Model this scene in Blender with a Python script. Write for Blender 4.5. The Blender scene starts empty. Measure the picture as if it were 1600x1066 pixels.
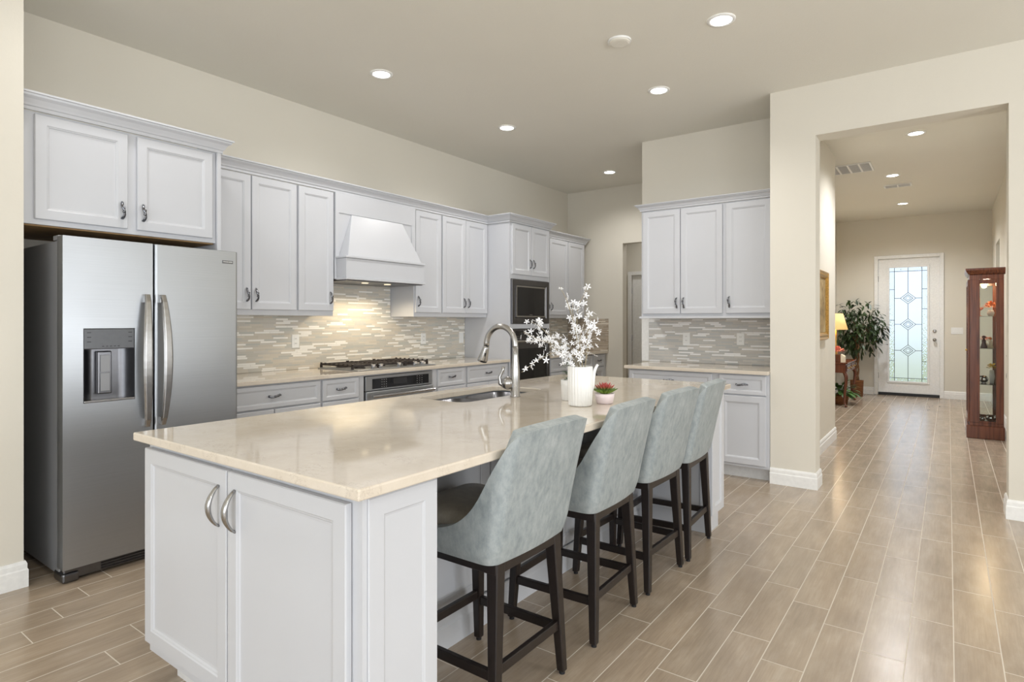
import bpy, bmesh, math, random
from mathutils import Vector, Matrix
random.seed(7)
SC = bpy.context.scene
COL = SC.collection
R = math.radians

# ------------------------------------------------------------ camera
cd = bpy.data.cameras.new('camera'); cam = bpy.data.objects.new('camera', cd); COL.objects.link(cam)
cam.location = (0, 0, 1.319)
cam.rotation_euler = (R(90), 0, 0.6333)
cd.sensor_width = 36.0; cd.sensor_fit = 'HORIZONTAL'
cd.lens = 929.0 / 1600 * 36
cd.shift_y = -(533 - 503.2) / 1600
cd.clip_start = 0.05
SC.camera = cam

# ------------------------------------------------------------ world, exposure, daylight
SC.view_settings.view_transform = 'Standard'
SC.view_settings.look = 'None'
SC.view_settings.gamma = 1
SC.view_settings.use_curve_mapping = False
SC.view_settings.exposure = 0.08
w = bpy.data.worlds.new('sky'); SC.world = w; w.use_nodes = True
bgn = w.node_tree.nodes['Background']
bgn.inputs[0].default_value = (0.80, 0.90, 1.0, 1); bgn.inputs[1].default_value = 1.5

def area(name, loc, rot, sx, sy, power, color=(1, 1, 1)):
    l = bpy.data.lights.new(name, 'AREA'); l.shape = 'RECTANGLE'; l.size = sx; l.size_y = sy
    l.energy = power; l.color = color
    o = bpy.data.objects.new(name, l); COL.objects.link(o); o.location = loc; o.rotation_euler = rot
    return o
# daylight through the great-room windows (right side wall and rear wall, both behind the camera)
area('window_daylight', (4.12, -1.6, 1.45), (0, R(125), 0), 2.2, 4.4, 130, (0.97, 0.985, 1.0))
area('window_daylight', (4.12, 2.9, 1.45), (0, R(125), 0), 2.2, 2.2, 80, (0.97, 0.985, 1.0))
area('slider_daylight', (0.3, -4.12, 1.4), (R(122), 0, 0), 5.0, 2.4, 115, (0.97, 0.985, 1.0))

# ------------------------------------------------------------ node helpers
class NT:
    def __init__(s, name):
        s.m = bpy.data.materials.new(name); s.m.use_nodes = True
        s.t = s.m.node_tree; s.n = s.t.nodes; s.l = s.t.links
        s.b = s.n['Principled BSDF']; s.out = s.n['Material Output']
    def node(s, ty, **kw):
        x = s.n.new(ty)
        for k, v in kw.items(): setattr(x, k, v)
        return x
    def put(s, inp, v):
        if hasattr(v, 'is_output') or isinstance(v, bpy.types.NodeSocket): s.l.new(v, inp)
        elif v is not None: inp.default_value = v
    def math(s, op, a, b=None, c=None):
        x = s.node('ShaderNodeMath', operation=op)
        s.put(x.inputs[0], a)
        if b is not None: s.put(x.inputs[1], b)
        if c is not None: s.put(x.inputs[2], c)
        return x.outputs[0]
    def co(s, kind='Object'):
        return s.node('ShaderNodeTexCoord').outputs[kind]
    def sep(s, v):
        x = s.node('ShaderNodeSeparateXYZ'); s.put(x.inputs[0], v); return x.outputs
    def comb(s, a=0., b=0., c=0.):
        x = s.node('ShaderNodeCombineXYZ')
        for i, v in enumerate((a, b, c)): s.put(x.inputs[i], v)
        return x.outputs[0]
    def scale(s, v, xyz):
        x = s.node('ShaderNodeMapping'); s.put(x.inputs[0], v); x.inputs['Scale'].default_value = xyz; return x.outputs[0]
    def noise(s, v, sc, det=2., rough=.5):
        x = s.node('ShaderNodeTexNoise'); s.put(x.inputs['Vector'], v)
        x.inputs['Scale'].default_value = sc; x.inputs['Detail'].default_value = det; x.inputs['Roughness'].default_value = rough
        return x.outputs['Fac']
    def white(s, v):
        x = s.node('ShaderNodeTexWhiteNoise', noise_dimensions='3D'); s.put(x.inputs['Vector'], v); return x.outputs['Value']
    def ramp(s, f, stops, interp='LINEAR'):
        x = s.node('ShaderNodeValToRGB'); s.put(x.inputs[0], f); cr = x.color_ramp; cr.interpolation = interp
        while len(cr.elements) < len(stops): cr.elements.new(0.5)
        for e, (p, c) in zip(cr.elements, stops): e.position = p; e.color = (*c, 1)
        return x.outputs[0]
    def mix(s, f, a, b, mode='MIX'):
        x = s.node('ShaderNodeMix', data_type='RGBA', blend_type=mode)
        s.put(x.inputs[0], f)
        s.put(x.inputs[6], (*a, 1) if isinstance(a, tuple) else a); s.put(x.inputs[7], (*b, 1) if isinstance(b, tuple) else b)
        return x.outputs[2]
    def bump(s, h, strength=.2, dist=.01):
        x = s.node('ShaderNodeBump'); s.put(x.inputs['Height'], h)
        x.inputs['Strength'].default_value = strength; x.inputs['Distance'].default_value = dist
        s.l.new(x.outputs[0], s.b.inputs['Normal'])
    def col(s, v): s.put(s.b.inputs['Base Color'], (*v, 1) if isinstance(v, tuple) else v)
    def set(s, **kw):
        for k, v in kw.items(): s.put(s.b.inputs[k.replace('_', ' ')], v)

def sr(r, g, b):
    f = lambda c: (c / 255 / 12.92) if c / 255 <= .04045 else ((c / 255 + .055) / 1.055) ** 2.4
    return (f(r), f(g), f(b))

def plain(name, c, rough=.5, metal=0., var=.04, nscale=40., bump=0., **kw):
    t = NT(name); p = t.co()
    n = t.noise(p, nscale, 2)
    a = tuple(max(0, x * (1 - var)) for x in c); b = tuple(min(1, x * (1 + var)) for x in c)
    t.col(t.ramp(n, [(.3, a), (.7, b)])); t.set(Roughness=rough, Metallic=metal)
    for k, v in kw.items(): t.b.inputs[k.replace('_', ' ')].default_value = v
    if bump: t.bump(n, bump, .004)
    return t.m

M = {}
def wallpaint(name, c, bs=.12):
    t = NT(name); p = t.co()
    n = t.noise(p, 90, 3, .6); n2 = t.noise(p, 1.3, 2)
    t.col(t.ramp(n2, [(.2, tuple(x * .985 for x in c)), (.8, tuple(min(1, x * 1.015) for x in c))]))
    t.set(Roughness=.75); t.bump(n, bs, .004)
    return t.m
M['wall'] = wallpaint('beige_wall_paint', sr(220, 215, 203))
M['ceil'] = wallpaint('beige_ceiling_paint', sr(226, 223, 213), .35)
M['trim'] = plain('white_trim_paint', sr(238, 238, 236), .35)
M['cab'] = plain('white_cabinet_paint', sr(198, 200, 205), .32, var=.01, nscale=3)
M['cabdark'] = plain('toe_kick_paint', sr(215, 215, 215), .5)
M['raw'] = plain('raw_plywood', sr(150, 120, 80), .7, var=.15, nscale=18)
M['white'] = plain('white_ceramic', sr(240, 240, 238), .18, var=.01)
M['pink_ceramic'] = plain('pale_pink_ceramic', sr(236, 222, 224), .25, var=.01)
M['plastic'] = plain('white_plastic', sr(235, 236, 235), .35, var=.01)
M['slot'] = plain('dark_slot', sr(60, 60, 60), .6)
M['black'] = plain('black_plastic', sr(22, 22, 24), .35)
M['blackgloss'] = plain('black_glass', sr(20, 20, 23), .06, var=.01)
M['darkglass'] = plain('dark_screen_glass', sr(44, 44, 46), .12, var=.01)
M['iron'] = plain('cast_iron', sr(44, 36, 32), .5, var=.2, nscale=60)
M['nickel'] = plain('brushed_nickel', sr(172, 171, 170), .25, 1.0, var=.04)
M['chrome'] = plain('chrome', sr(205, 205, 208), .1, 1.0, var=.02)
M['gunmetal'] = plain('antique_pull_metal', sr(120, 122, 128), .22, 1.0, var=.35, nscale=150)
M['panelgrey'] = plain('dispenser_panel_grey', sr(88, 89, 92), .35, .4)
M['darksteel'] = plain('dark_stainless', sr(112, 112, 115), .3, 1.0)
M['espresso'] = plain('espresso_wood', sr(30, 23, 21), .38, var=.2, nscale=30)
M['cherry'] = None
M['gold'] = plain('gilt_frame', sr(190, 150, 80), .35, .7, var=.3, nscale=60)
M['leaf'] = plain('ficus_leaf', sr(52, 70, 38), .4, var=.45, nscale=9)
M['leaf2'] = plain('broad_leaf', sr(70, 105, 50), .4, var=.5, nscale=7)
M['bark'] = plain('bark', sr(120, 85, 55), .8, var=.2)
M['soil'] = plain('soil', sr(60, 45, 32), .9, var=.3)
M['brass'] = plain('brass', sr(200, 165, 95), .3, .8)
M['pink'] = plain('pink_petals', sr(236, 150, 130), .6, var=.2)
M['cream'] = plain('cream_card', sr(235, 222, 195), .6)
M['yellow'] = plain('yellow_petals', sr(240, 210, 60), .6, var=.1)
M['orange'] = plain('orange_petals', sr(230, 140, 70), .6, var=.25)
M['purple'] = plain('plum_glass', sr(90, 50, 55), .3)
M['grass'] = plain('lawn', sr(196, 198, 158), .9, var=.3, nscale=3)
M['hedge'] = plain('hedge', sr(95, 130, 80), .9, var=.4, nscale=6)
M['paving'] = plain('paving', sr(215, 212, 200), .9)
M['rubber'] = plain('rubber_foot', sr(25, 25, 28), .7)

def mat_cherry():
    t = NT('cherry_wood'); p = t.co()
    n = t.noise(t.scale(p, (60, 60, 3)), 1, 3)
    t.col(t.ramp(n, [(.25, sr(72, 36, 22)), (.75, sr(122, 68, 42))])); t.set(Roughness=.25); return t.m
M['cherry'] = mat_cherry()

def mat_steel():
    t = NT('brushed_stainless_steel'); p = t.co()
    n = t.noise(t.scale(p, (2, 2, 600)), 1, 2)
    n2 = t.noise(p, 2.2, 2)
    t.col(t.ramp(n, [(.3, sr(172, 175, 179)), (.7, sr(178, 181, 185))]))
    t.set(Metallic=1.0, Roughness=t.math('MULTIPLY_ADD', n2, .12, .32))
    t.bump(n2, .02, .02)
    return t.m
M['steel'] = mat_steel()
M['sidesteel'] = plain('fridge_side_steel', sr(150, 151, 154), .5, .5, var=.03, nscale=2)

def mat_quartz():
    t = NT('beige_quartz'); p = t.co()
    n = t.noise(p, 9, 6, .7); sp = t.noise(p, 260, 2)
    base = t.ramp(n, [(.3, sr(208, 197, 181)), (.7, sr(218, 208, 194))])
    wv = t.noise(t.scale(p, (3.2, 5.2, 4)), 2.2, 8, .75)
    v = t.math('ABSOLUTE', t.math('SUBTRACT', wv, .5))
    vein = t.math('MULTIPLY', t.math('LESS_THAN', v, .0045), t.math('GREATER_THAN', t.noise(p, 7, 3), .56))
    c = t.mix(t.math('MULTIPLY', vein, .5), base, sr(150, 135, 120))
    c = t.mix(t.math('MULTIPLY', t.math('GREATER_THAN', sp, .68), .25), c, sr(245, 240, 230))
    t.col(c); t.set(Roughness=.07, Specular_IOR_Level=.5, Coat_Weight=.25, Coat_Roughness=.03)
    return t.m
M['quartz'] = mat_quartz()

def mat_floor():
    t = NT('wood_look_tile'); p = t.co(); x, y, z = t.sep(p)
    cx = t.math('DIVIDE', t.math('SUBTRACT', x, .017), .1522)
    i = t.math('FLOOR', cx); fx = t.math('FRACT', cx)
    cy = t.math('DIVIDE', t.math('ADD', t.math('SUBTRACT', y, 3.653), t.math('MULTIPLY', i, .15)), .6)
    j = t.math('FLOOR', cy); fy = t.math('FRACT', cy)
    dx = t.math('MULTIPLY', t.math('MINIMUM', fx, t.math('SUBTRACT', 1., fx)), .1522)
    dy = t.math('MULTIPLY', t.math('MINIMUM', fy, t.math('SUBTRACT', 1., fy)), .6)
    d = t.math('MINIMUM', dx, dy)
    grout = t.math('LESS_THAN', d, .0021)
    rnd = t.white(t.comb(i, j, 3.)); rnd2 = t.white(t.comb(j, i, 9.))
    # every tile shows its own cut of the grain
    gx = t.math('MULTIPLY_ADD', x, 62., t.math('MULTIPLY', rnd, 90.))
    gy = t.math('MULTIPLY_ADD', y, 5., t.math('MULTIPLY', rnd2, 70.))
    g = t.noise(t.comb(gx, gy, rnd), 1., 5, .62)
    g2 = t.noise(t.comb(t.math('MULTIPLY', gx, .10), t.math('MULTIPLY', gy, .4), rnd2), 1.3, 3)
    fine = t.noise(t.comb(t.math('MULTIPLY', gx, 2.6), t.math('MULTIPLY', gy, 1.2), 0.), 1., 3, .6)
    knot = t.noise(t.comb(t.math('MULTIPLY', gx, .2), t.math('MULTIPLY', gy, .7), rnd2), 1.3, 5, .6)
    c = t.ramp(g, [(.2, sr(160, 145, 128)), (.5, sr(179, 165, 147)), (.8, sr(196, 182, 164))])
    c2 = t.ramp(rnd, [(0., sr(176, 162, 148)), (.35, sr(204, 190, 174)), (.7, sr(192, 184, 176)), (1., sr(212, 196, 176))])
    c = t.mix(.45, c, t.mix(1., c, c2, 'MULTIPLY'))
    c = t.mix(.35, c, t.ramp(g2, [(.25, sr(132, 116, 98)), (.75, sr(206, 186, 162))]))
    c = t.mix(t.ramp(fine, [(.28, (.40, .40, .40)), (.62, (0, 0, 0))]), c, sr(140, 124, 108))
    c = t.mix(t.ramp(knot, [(.25, (.28, .28, .28)), (.5, (0, 0, 0))]), c, sr(146, 130, 114))
    c = t.mix(t.ramp(knot, [(.5, (0, 0, 0)), (.85, (.30, .30, .30))]), c, sr(214, 202, 186))
    c = t.mix(grout, c, sr(206, 197, 184))
    t.col(c)
    h = t.math('SUBTRACT', t.math('ADD', t.math('MULTIPLY', g, .07), t.math('MULTIPLY', fine, .05)), t.math('MULTIPLY', grout, 1.1))
    t.bump(h, .35, .003)
    t.set(Roughness=t.math('MULTIPLY_ADD', g, .10, t.math('MULTIPLY_ADD', grout, .5, .18)), Specular_IOR_Level=t.math('MULTIPLY_ADD', grout, -.75, .8))
    return t.m
M['floor'] = mat_floor()

def mat_mosaic(name, axis, tones):
    t = NT(name); p = t.co(); s = t.sep(p); u = s[axis]; v = s[2]
    rh = .0155
    cv = t.math('DIVIDE', v, rh); r = t.math('FLOOR', cv); fv = t.math('FRACT', cv)
    ro = t.white(t.comb(r, 5., 1.)); rl = t.white(t.comb(r, 2., 8.))
    L = t.math('MULTIPLY_ADD', rl, .07, .095)
    cu = t.math('ADD', t.math('DIVIDE', u, L), t.math('MULTIPLY', ro, 13.))
    q = t.math('FLOOR', cu); fu = t.math('FRACT', cu)
    rnd = t.white(t.comb(q, r, 4.))
    c = t.ramp(rnd, tones, 'CONSTANT')
    gv = t.math('MINIMUM', fv, t.math('SUBTRACT', 1., fv)); gu = t.math('MULTIPLY', t.math('MINIMUM', fu, t.math('SUBTRACT', 1., fu)), L)
    g = t.math('MAXIMUM', t.math('LESS_THAN', gv, .07), t.math('LESS_THAN', gu, .0011))
    c = t.mix(g, c, sr(206, 201, 191))
    t.col(c); t.set(Roughness=t.math('MULTIPLY_ADD', t.white(t.comb(q, r, 7.)), .3, .12))
    t.bump(t.math('SUBTRACT', 1., g), .3, .002)
    return t.m
TN = [(0., sr(206, 199, 186)), (.2, sr(198, 195, 186)), (.38, sr(190, 191, 185)), (.55, sr(212, 205, 192)), (.7, sr(200, 196, 188)), (.79, sr(244, 242, 236))]
TG = [(0., sr(198, 196, 192)), (.2, sr(190, 190, 188)), (.38, sr(184, 187, 188)), (.55, sr(206, 203, 198)), (.7, sr(194, 194, 192)), (.79, sr(240, 241, 242))]
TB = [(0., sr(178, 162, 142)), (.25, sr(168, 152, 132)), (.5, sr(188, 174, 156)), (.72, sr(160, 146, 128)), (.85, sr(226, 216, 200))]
M['mosY'] = mat_mosaic('strip_mosaic_tile', 1, TN)
M['mosX'] = mat_mosaic('strip_mosaic_tile_nook', 0, TG)
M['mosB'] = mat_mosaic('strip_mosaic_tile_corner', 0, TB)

def mat_leather(name, a, b, rough):
    t = NT(name); p = t.co()
    n = t.noise(p, 6, 6, .65); n2 = t.noise(t.scale(p, (1, 1, .5)), 45, 4, .7); f = t.noise(p, 400, 2)
    m = t.math('ADD', t.math('MULTIPLY', n, .5), t.math('MULTIPLY', n2, .5))
    t.col(t.ramp(m, [(.35, a), (.65, b)])); t.set(Roughness=rough); t.bump(f, .12, .001)
    return t.m
M['leather'] = mat_leather('grey_blue_leather', sr(126, 136, 139), sr(170, 176, 177), .5)
M['seat'] = mat_leather('dark_taupe_leather', sr(132, 127, 116), sr(160, 153, 140), .42)

def mat_wicker():
    t = NT('wicker'); p = t.co()
    wv = t.node('ShaderNodeTexWave', wave_type='BANDS', bands_direction='Z'); t.put(wv.inputs['Vector'], p); wv.inputs['Scale'].default_value = 22; wv.inputs['Distortion'].default_value = 3
    t.col(t.ramp(wv.outputs['Fac'], [(.2, sr(95, 55, 28)), (.8, sr(180, 118, 70))])); t.set(Roughness=.7); t.bump(wv.outputs['Fac'], .6, .01); return t.m
M['wicker'] = mat_wicker()

def emit(name, c, s):
    t = NT(name); t.col(tuple(c)); t.b.inputs['Emission Color'].default_value = (*c, 1); t.b.inputs['Emission Strength'].default_value = s
    return t.m
M['lamp_on'] = emit('lit_lens', (1, .97, .9), 14.)
M['hood_lens'] = emit('hood_lens', (1, .85, .6), .8)
def mat_shade():
    t = NT('lamp_shade_fabric'); t.col(sr(240, 205, 140)); t.b.inputs['Emission Color'].default_value = (*sr(250, 205, 130), 1); t.b.inputs['Emission Strength'].default_value = .55
    t.set(Roughness=.8); t.bump(t.noise(t.co(), 200, 2), .1, .002); return t.m
M['shade'] = mat_shade()

def mat_clear(name, c=(1, 1, 1), rough=0.0):
    t = NT(name); tr = t.node('ShaderNodeBsdfTransparent'); tr.inputs[0].default_value = (*c, 1)
    gl = t.node('ShaderNodeBsdfGlossy'); gl.inputs['Roughness'].default_value = .03
    fr = t.node('ShaderNodeFresnel'); fr.inputs[0].default_value = 1.45
    mx = t.node('ShaderNodeMixShader'); t.l.new(fr.outputs[0], mx.inputs[0]); t.l.new(tr.outputs[0], mx.inputs[1]); t.l.new(gl.outputs[0], mx.inputs[2])
    t.l.new(mx.outputs[0], t.out.inputs[0]); return t.m
M['glass'] = mat_clear('clear_glass', (.95, .97, .96))
def mat_frost():
    t = NT('textured_door_glass'); p = t.co()
    t.col((.80, .84, .90)); t.set(Roughness=.28, Transmission_Weight=1.0, IOR=1.3)
    t.bump(t.noise(p, 130, 3, .7), .6, .004)
    return t.m
M['frost'] = mat_frost()
def mat_frost2():
    t = NT('rippled_clear_glass'); p = t.co()
    t.col((.74, .79, .84)); t.set(Roughness=.05, Transmission_Weight=1.0, IOR=1.4)
    wv = t.node('ShaderNodeTexWave'); t.put(wv.inputs['Vector'], p); wv.inputs['Scale'].default_value = 7; wv.inputs['Distortion'].default_value = 9; wv.inputs['Detail'].default_value = 3
    t.bump(wv.outputs['Fac'], .8, .02); return t.m
M['ripple'] = mat_frost2()
M['lead'] = plain('lead_came', sr(62, 64, 70), .4, .6)

def mat_paint():
    t = NT('painting_canvas'); p = t.co()
    t.col(t.ramp(t.noise(p, 5, 5, .7), [(.3, sr(95, 75, 45)), (.5, sr(165, 140, 95)), (.7, sr(205, 190, 150))])); t.set(Roughness=.6); return t.m
M['canvas'] = mat_paint()
M['mirror'] = plain('cabinet_back_mirror', sr(225, 225, 225), .02, 1.0, var=0.)

# ------------------------------------------------------------ mesh helpers
def BM(): return bmesh.new()
def box(bm, x0, x1, y0, y1, z0, z1):
    vs = [bm.verts.new((x, y, z)) for z in (z0, z1) for x, y in ((x0, y0), (x1, y0), (x1, y1), (x0, y1))]
    for f in ((0, 3, 2, 1), (4, 5, 6, 7), (0, 1, 5, 4), (1, 2, 6, 5), (2, 3, 7, 6), (3, 0, 4, 7)): bm.faces.new([vs[k] for k in f])
    return vs
def root_loc(o):
    v = Vector((0, 0, 0))
    while o is not None: v += o.location; o = o.parent
    return v
def obj(name, bm, mat, parent=None, bevel=0., smooth=False, seg=2, origin=None, fix=True):
    """links a bmesh built in world coordinates as one mesh object under its parent"""
    if fix: bmesh.ops.recalc_face_normals(bm, faces=bm.faces[:])
    me = bpy.data.meshes.new(name); o = bpy.data.objects.new(name, me); COL.objects.link(o)
    base = root_loc(parent)
    if parent is None and origin is None:
        xs = [v.co for v in bm.verts]
        lo = [min(c[k] for c in xs) for k in range(3)]; hi = [max(c[k] for c in xs) for k in range(3)]
        origin = Vector(((lo[0] + hi[0]) / 2, (lo[1] + hi[1]) / 2, lo[2]))
    if origin is None: origin = base
    bmesh.ops.translate(bm, verts=bm.verts[:], vec=-Vector(origin))
    bm.to_mesh(me); bm.free()
    o.parent = parent; o.location = Vector(origin) - base
    if mat is not None: me.materials.append(M[mat] if isinstance(mat, str) else mat)
    if smooth:
        for p in me.polygons: p.use_smooth = True
    if bevel:
        md = o.modifiers.new('bevel', 'BEVEL'); md.width = bevel; md.segments = seg; md.limit_method = 'ANGLE'; md.angle_limit = R(40); md.harden_normals = False
    return o
def sobj(name, bm, mat, parent=None, **kw):
    # structure keeps the world origin so that its pattern runs on unbroken
    o = obj(name, bm, mat, parent, origin=(0, 0, 0) if parent is None else None, **kw)
    if parent is None: o['kind'] = 'structure'
    return o
def thing(name, loc, label, cat, group=None, rz=0.):
    o = bpy.data.objects.new(name, None); COL.objects.link(o); o.location = loc; o.rotation_euler = (0, 0, rz)
    o.empty_display_size = .1
    return tag(o, label, cat, group)
def tag(o, label=None, cat=None, group=None, kind=None):
    if label: o['label'] = label
    if cat: o['category'] = cat
    if group: o['group'] = group
    if kind: o['kind'] = kind
    return o
def kids(o): return [c for c in bpy.data.objects if c.parent == o]
def dup(o, loc=None, parent=None, label=None, rz=None, group=None):
    c = o.copy(); COL.objects.link(c); c.parent = parent
    if loc is not None: c.location = loc
    if rz is not None: c.rotation_euler = (0, 0, rz)
    if label: c['label'] = label
    if group: c['group'] = group
    for ch in kids(o): dup(ch, None, c)
    return c

def face_pt(ax, plane, sgn):
    """maps (u, v, n) to the world; ax 'x': a face square to X with u = Y; ax 'y': a face square to Y with u = X"""
    if ax == 'x': return lambda u, v, n: (plane + sgn * n, u, v)
    return lambda u, v, n: (u, plane + sgn * n, v)
def rings(bm, fn, u0, u1, v0, v1, rs, back):
    """closed panel: back plate at depth 'back', then nested rings (inset, n)"""
    loops = []
    for ins, n in [(0, back)] + rs:
        loops.append([bm.verts.new(fn(u, v, n)) for u, v in ((u0 + ins, v0 + ins), (u1 - ins, v0 + ins), (u1 - ins, v1 - ins), (u0 + ins, v1 - ins))])
    bm.faces.new(loops[0])
    for a, b in zip(loops, loops[1:]):
        for k in range(4): bm.faces.new([a[k], a[(k + 1) % 4], b[(k + 1) % 4], b[k]])
    bm.faces.new(loops[-1])
DOOR = [(0, -.003), (.003, 0), (.050, 0), (.054, -.003), (.058, -.004), (.062, -.0085), (.070, -.0095)]
DRAW = [(0, -.003), (.003, 0), (.030, 0), (.033, -.003), (.037, -.004), (.041, -.0075)]
def shutter(name, parent, fn, u0, u1, v0, v1, prof=DOOR, mat='cab', t=.019):
    bm = BM(); rings(bm, fn, u0, u1, v0, v1, prof, -t)
    return obj(name, bm, mat, parent)
def tube(bm, pts, r, seg=10, cap=True, up=None):
    pts = [Vector(p) for p in pts]; rr = r if isinstance(r, (list, tuple)) else [r] * len(pts)
    ring = []; prev = None
    for k, p in enumerate(pts):
        d = (pts[min(k + 1, len(pts) - 1)] - pts[max(k - 1, 0)]).normalized()
        if prev is None:
            a = d.cross(Vector((0, 0, 1)));
            if a.length < 1e-3: a = d.cross(Vector((0, 1, 0)))
            a.normalize()
        else:
            a = prev - d * prev.dot(d); a.normalize()
        prev = a; b = d.cross(a)
        ring.append([bm.verts.new(p + (a * math.cos(2 * math.pi * s / seg) + b * math.sin(2 * math.pi * s / seg)) * rr[k]) for s in range(seg)])
    for A, B in zip(ring, ring[1:]):
        for s in range(seg): bm.faces.new([A[s], A[(s + 1) % seg], B[(s + 1) % seg], B[s]])
    if cap: bm.faces.new(ring[0][::-1]); bm.faces.new(ring[-1])
def lathe(bm, c, prof, seg=32, flute=None):
    c = Vector(c); rg = []
    for r, z in prof:
        rg.append([bm.verts.new(c + Vector((r * (1 if flute is None else 1 + flute(a)) * math.cos(a), r * (1 if flute is None else 1 + flute(a)) * math.sin(a), z))) for a in [2 * math.pi * s / seg for s in range(seg)]])
    for A, B in zip(rg, rg[1:]):
        for s in range(seg): bm.faces.new([A[s], A[(s + 1) % seg], B[(s + 1) % seg], B[s]])
    bm.faces.new(rg[0][::-1]); bm.faces.new(rg[-1])
def bars(bm, p0, p1, w0, w1=None, up=(0, 0, 1)):
    """square bar from p0 to p1, w = (width, depth) at each end"""
    p0 = Vector(p0); p1 = Vector(p1); d = (p1 - p0).normalized(); w1 = w1 or w0
    if abs(d.z) > .7: a = Vector((1, 0, 0)); b = Vector((0, 1, 0))
    else: b = Vector((0, 0, 1)); a = d.cross(b).normalized()
    V = []
    for p, (wa, wb) in ((p0, w0), (p1, w1)):
        V += [bm.verts.new(p + a * sx * wa / 2 + b * sy * wb / 2) for sx, sy in ((-1, -1), (1, -1), (1, 1), (-1, 1))]
    for f in ((0, 3, 2, 1), (4, 5, 6, 7), (0, 1, 5, 4), (1, 2, 6, 5), (2, 3, 7, 6), (3, 0, 4, 7)): bm.faces.new([V[k] for k in f])
def sweep(bm, path, prof, closed=False):
    """prof (out, z) carried along an XY path, outward = right of travel, mitred"""
    P = [Vector((x, y)) for x, y in path]; n = len(P); rows = []
    for k in range(n):
        def nrm(a, b):
            d = (b - a).normalized(); return Vector((d.y, -d.x))
        if k == 0: m = nrm(P[0], P[1]); s = 1
        elif k == n - 1: m = nrm(P[-2], P[-1]); s = 1
        else:
            a = nrm(P[k - 1], P[k]); b = nrm(P[k], P[k + 1]); m = (a + b).normalized(); s = 1 / max(.2, m.dot(a))
        rows.append([bm.verts.new((P[k].x + m.x * o * s, P[k].y + m.y * o * s, z)) for o, z in prof])
    q = len(prof)
    for A, B in zip(rows, rows[1:]):
        for s in range(q): bm.faces.new([A[s], A[(s + 1) % q], B[(s + 1) % q], B[s]])
    bm.faces.new(rows[0][::-1]); bm.faces.new(rows[-1])

H = 3.191
# ------------------------------------------------------------ structure
def slab(name, *boxes, mat='wall', parent=None):
    bm = BM()
    for b in boxes: box(bm, *b)
    return sobj(name, bm, mat, parent)
slab('floor', (-5.2, 4.4, -4.4, 12.9, -.06, 0), mat='floor')
slab('ceiling', (-5.2, 4.4, -4.4, 12.9, H, H + .08), mat='ceil')
slab('wall_left', (-4.62, -4.491, .948, 9.2, 0, H))
slab('wall_near_left', (-5.1, -3.715, -4.3, .948, 0, H))
# wall behind the ovens with the doorway to the back hall
slab('wall_back', (-4.491, -3.612, 7.493, 7.61, 0, H), (-3.612, -2.74, 7.493, 7.61, 2.40, H), (-2.74, -1.178, 7.493, 7.61, 0, H))
slab('wall_nook', (-2.575, -1.178, 5.80, 5.92, 0, H), (-2.575, -2.455, 5.92, 7.493, 0, H))
slab('wall_front_right', (-1.178, -.842, 5.178, 5.37, 0, H), (-.842, .325, 5.178, 5.37, 2.787, H), (.325, 4.2, 5.178, 5.37, 0, H))
slab('wall_hall_left', (-1.178, -1.037, 5.37, 7.493, 0, H), (-1.80, -1.037, 7.493, 7.61, 0, H))
slab('wall_foyer_left', (-1.82, -1.70, 7.61, 12.66, 0, H))
slab('wall_hall_right', (.58, .70, 5.37, 10.80, 0, H), (.58, .70, 10.80, 11.64, 2.5, H), (.58, .70, 11.64, 12.66, 0, H), (1.5, 1.6, 10.2, 12.2, 0, H))
slab('wall_entry', (-1.82, -1.045, 12.66, 12.82, 0, H), (-1.045, -.11, 12.66, 12.82, 2.47, H), (-.11, .70, 12.66, 12.82, 0, H))
slab('wall_back_hall', (-4.62, -1.82, 8.93, 9.03, 0, H))
# great room behind the camera: walls with window openings
slab('wall_great_right', (4.2, 4.32, -4.3, -3.9, 0, H), (4.2, 4.32, -3.9, .7, 0, .3), (4.2, 4.32, -3.9, .7, 2.6, H),
     (4.2, 4.32, .7, 1.7, 0, H), (4.2, 4.32, 1.7, 4.1, 0, .3), (4.2, 4.32, 1.7, 4.1, 2.6, H), (4.2, 4.32, 4.1, 5.3, 0, H))
slab('wall_rear', (-3.8, -2.3, -4.32, -4.2, 0, H), (-2.3, 2.9, -4.32, -4.2, 2.65, H), (2.9, 4.3, -4.32, -4.2, 0, H))
def window(n, ax, plane, u0, u1, v0, v1, cols):
    f = face_pt(ax, plane, 1); bm = BM()
    w_ = .05
    def bx(a, b, c, d):
        p = f(a, c, -.03); q = f(b, d, .03); box(bm, min(p[0], q[0]), max(p[0], q[0]), min(p[1], q[1]), max(p[1], q[1]), c, d)
    bx(u0, u1, v0, v0 + w_); bx(u0, u1, v1 - w_, v1)
    for k in range(cols + 1):
        c = u0 + (u1 - u0) * k / cols; a = min(max(c - w_ / 2, u0), u1 - w_); bx(a, a + w_, v0 + w_, v1 - w_)
    sobj('window_%d' % n, bm, 'trim')
window(1, 'x', 4.26, -3.9, .7, .3, 2.6, 3)
window(2, 'x', 4.26, 1.7, 4.1, .3, 2.6, 2)
window(3, 'y', -4.26, -2.3, 2.9, 0, 2.65, 3)

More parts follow.
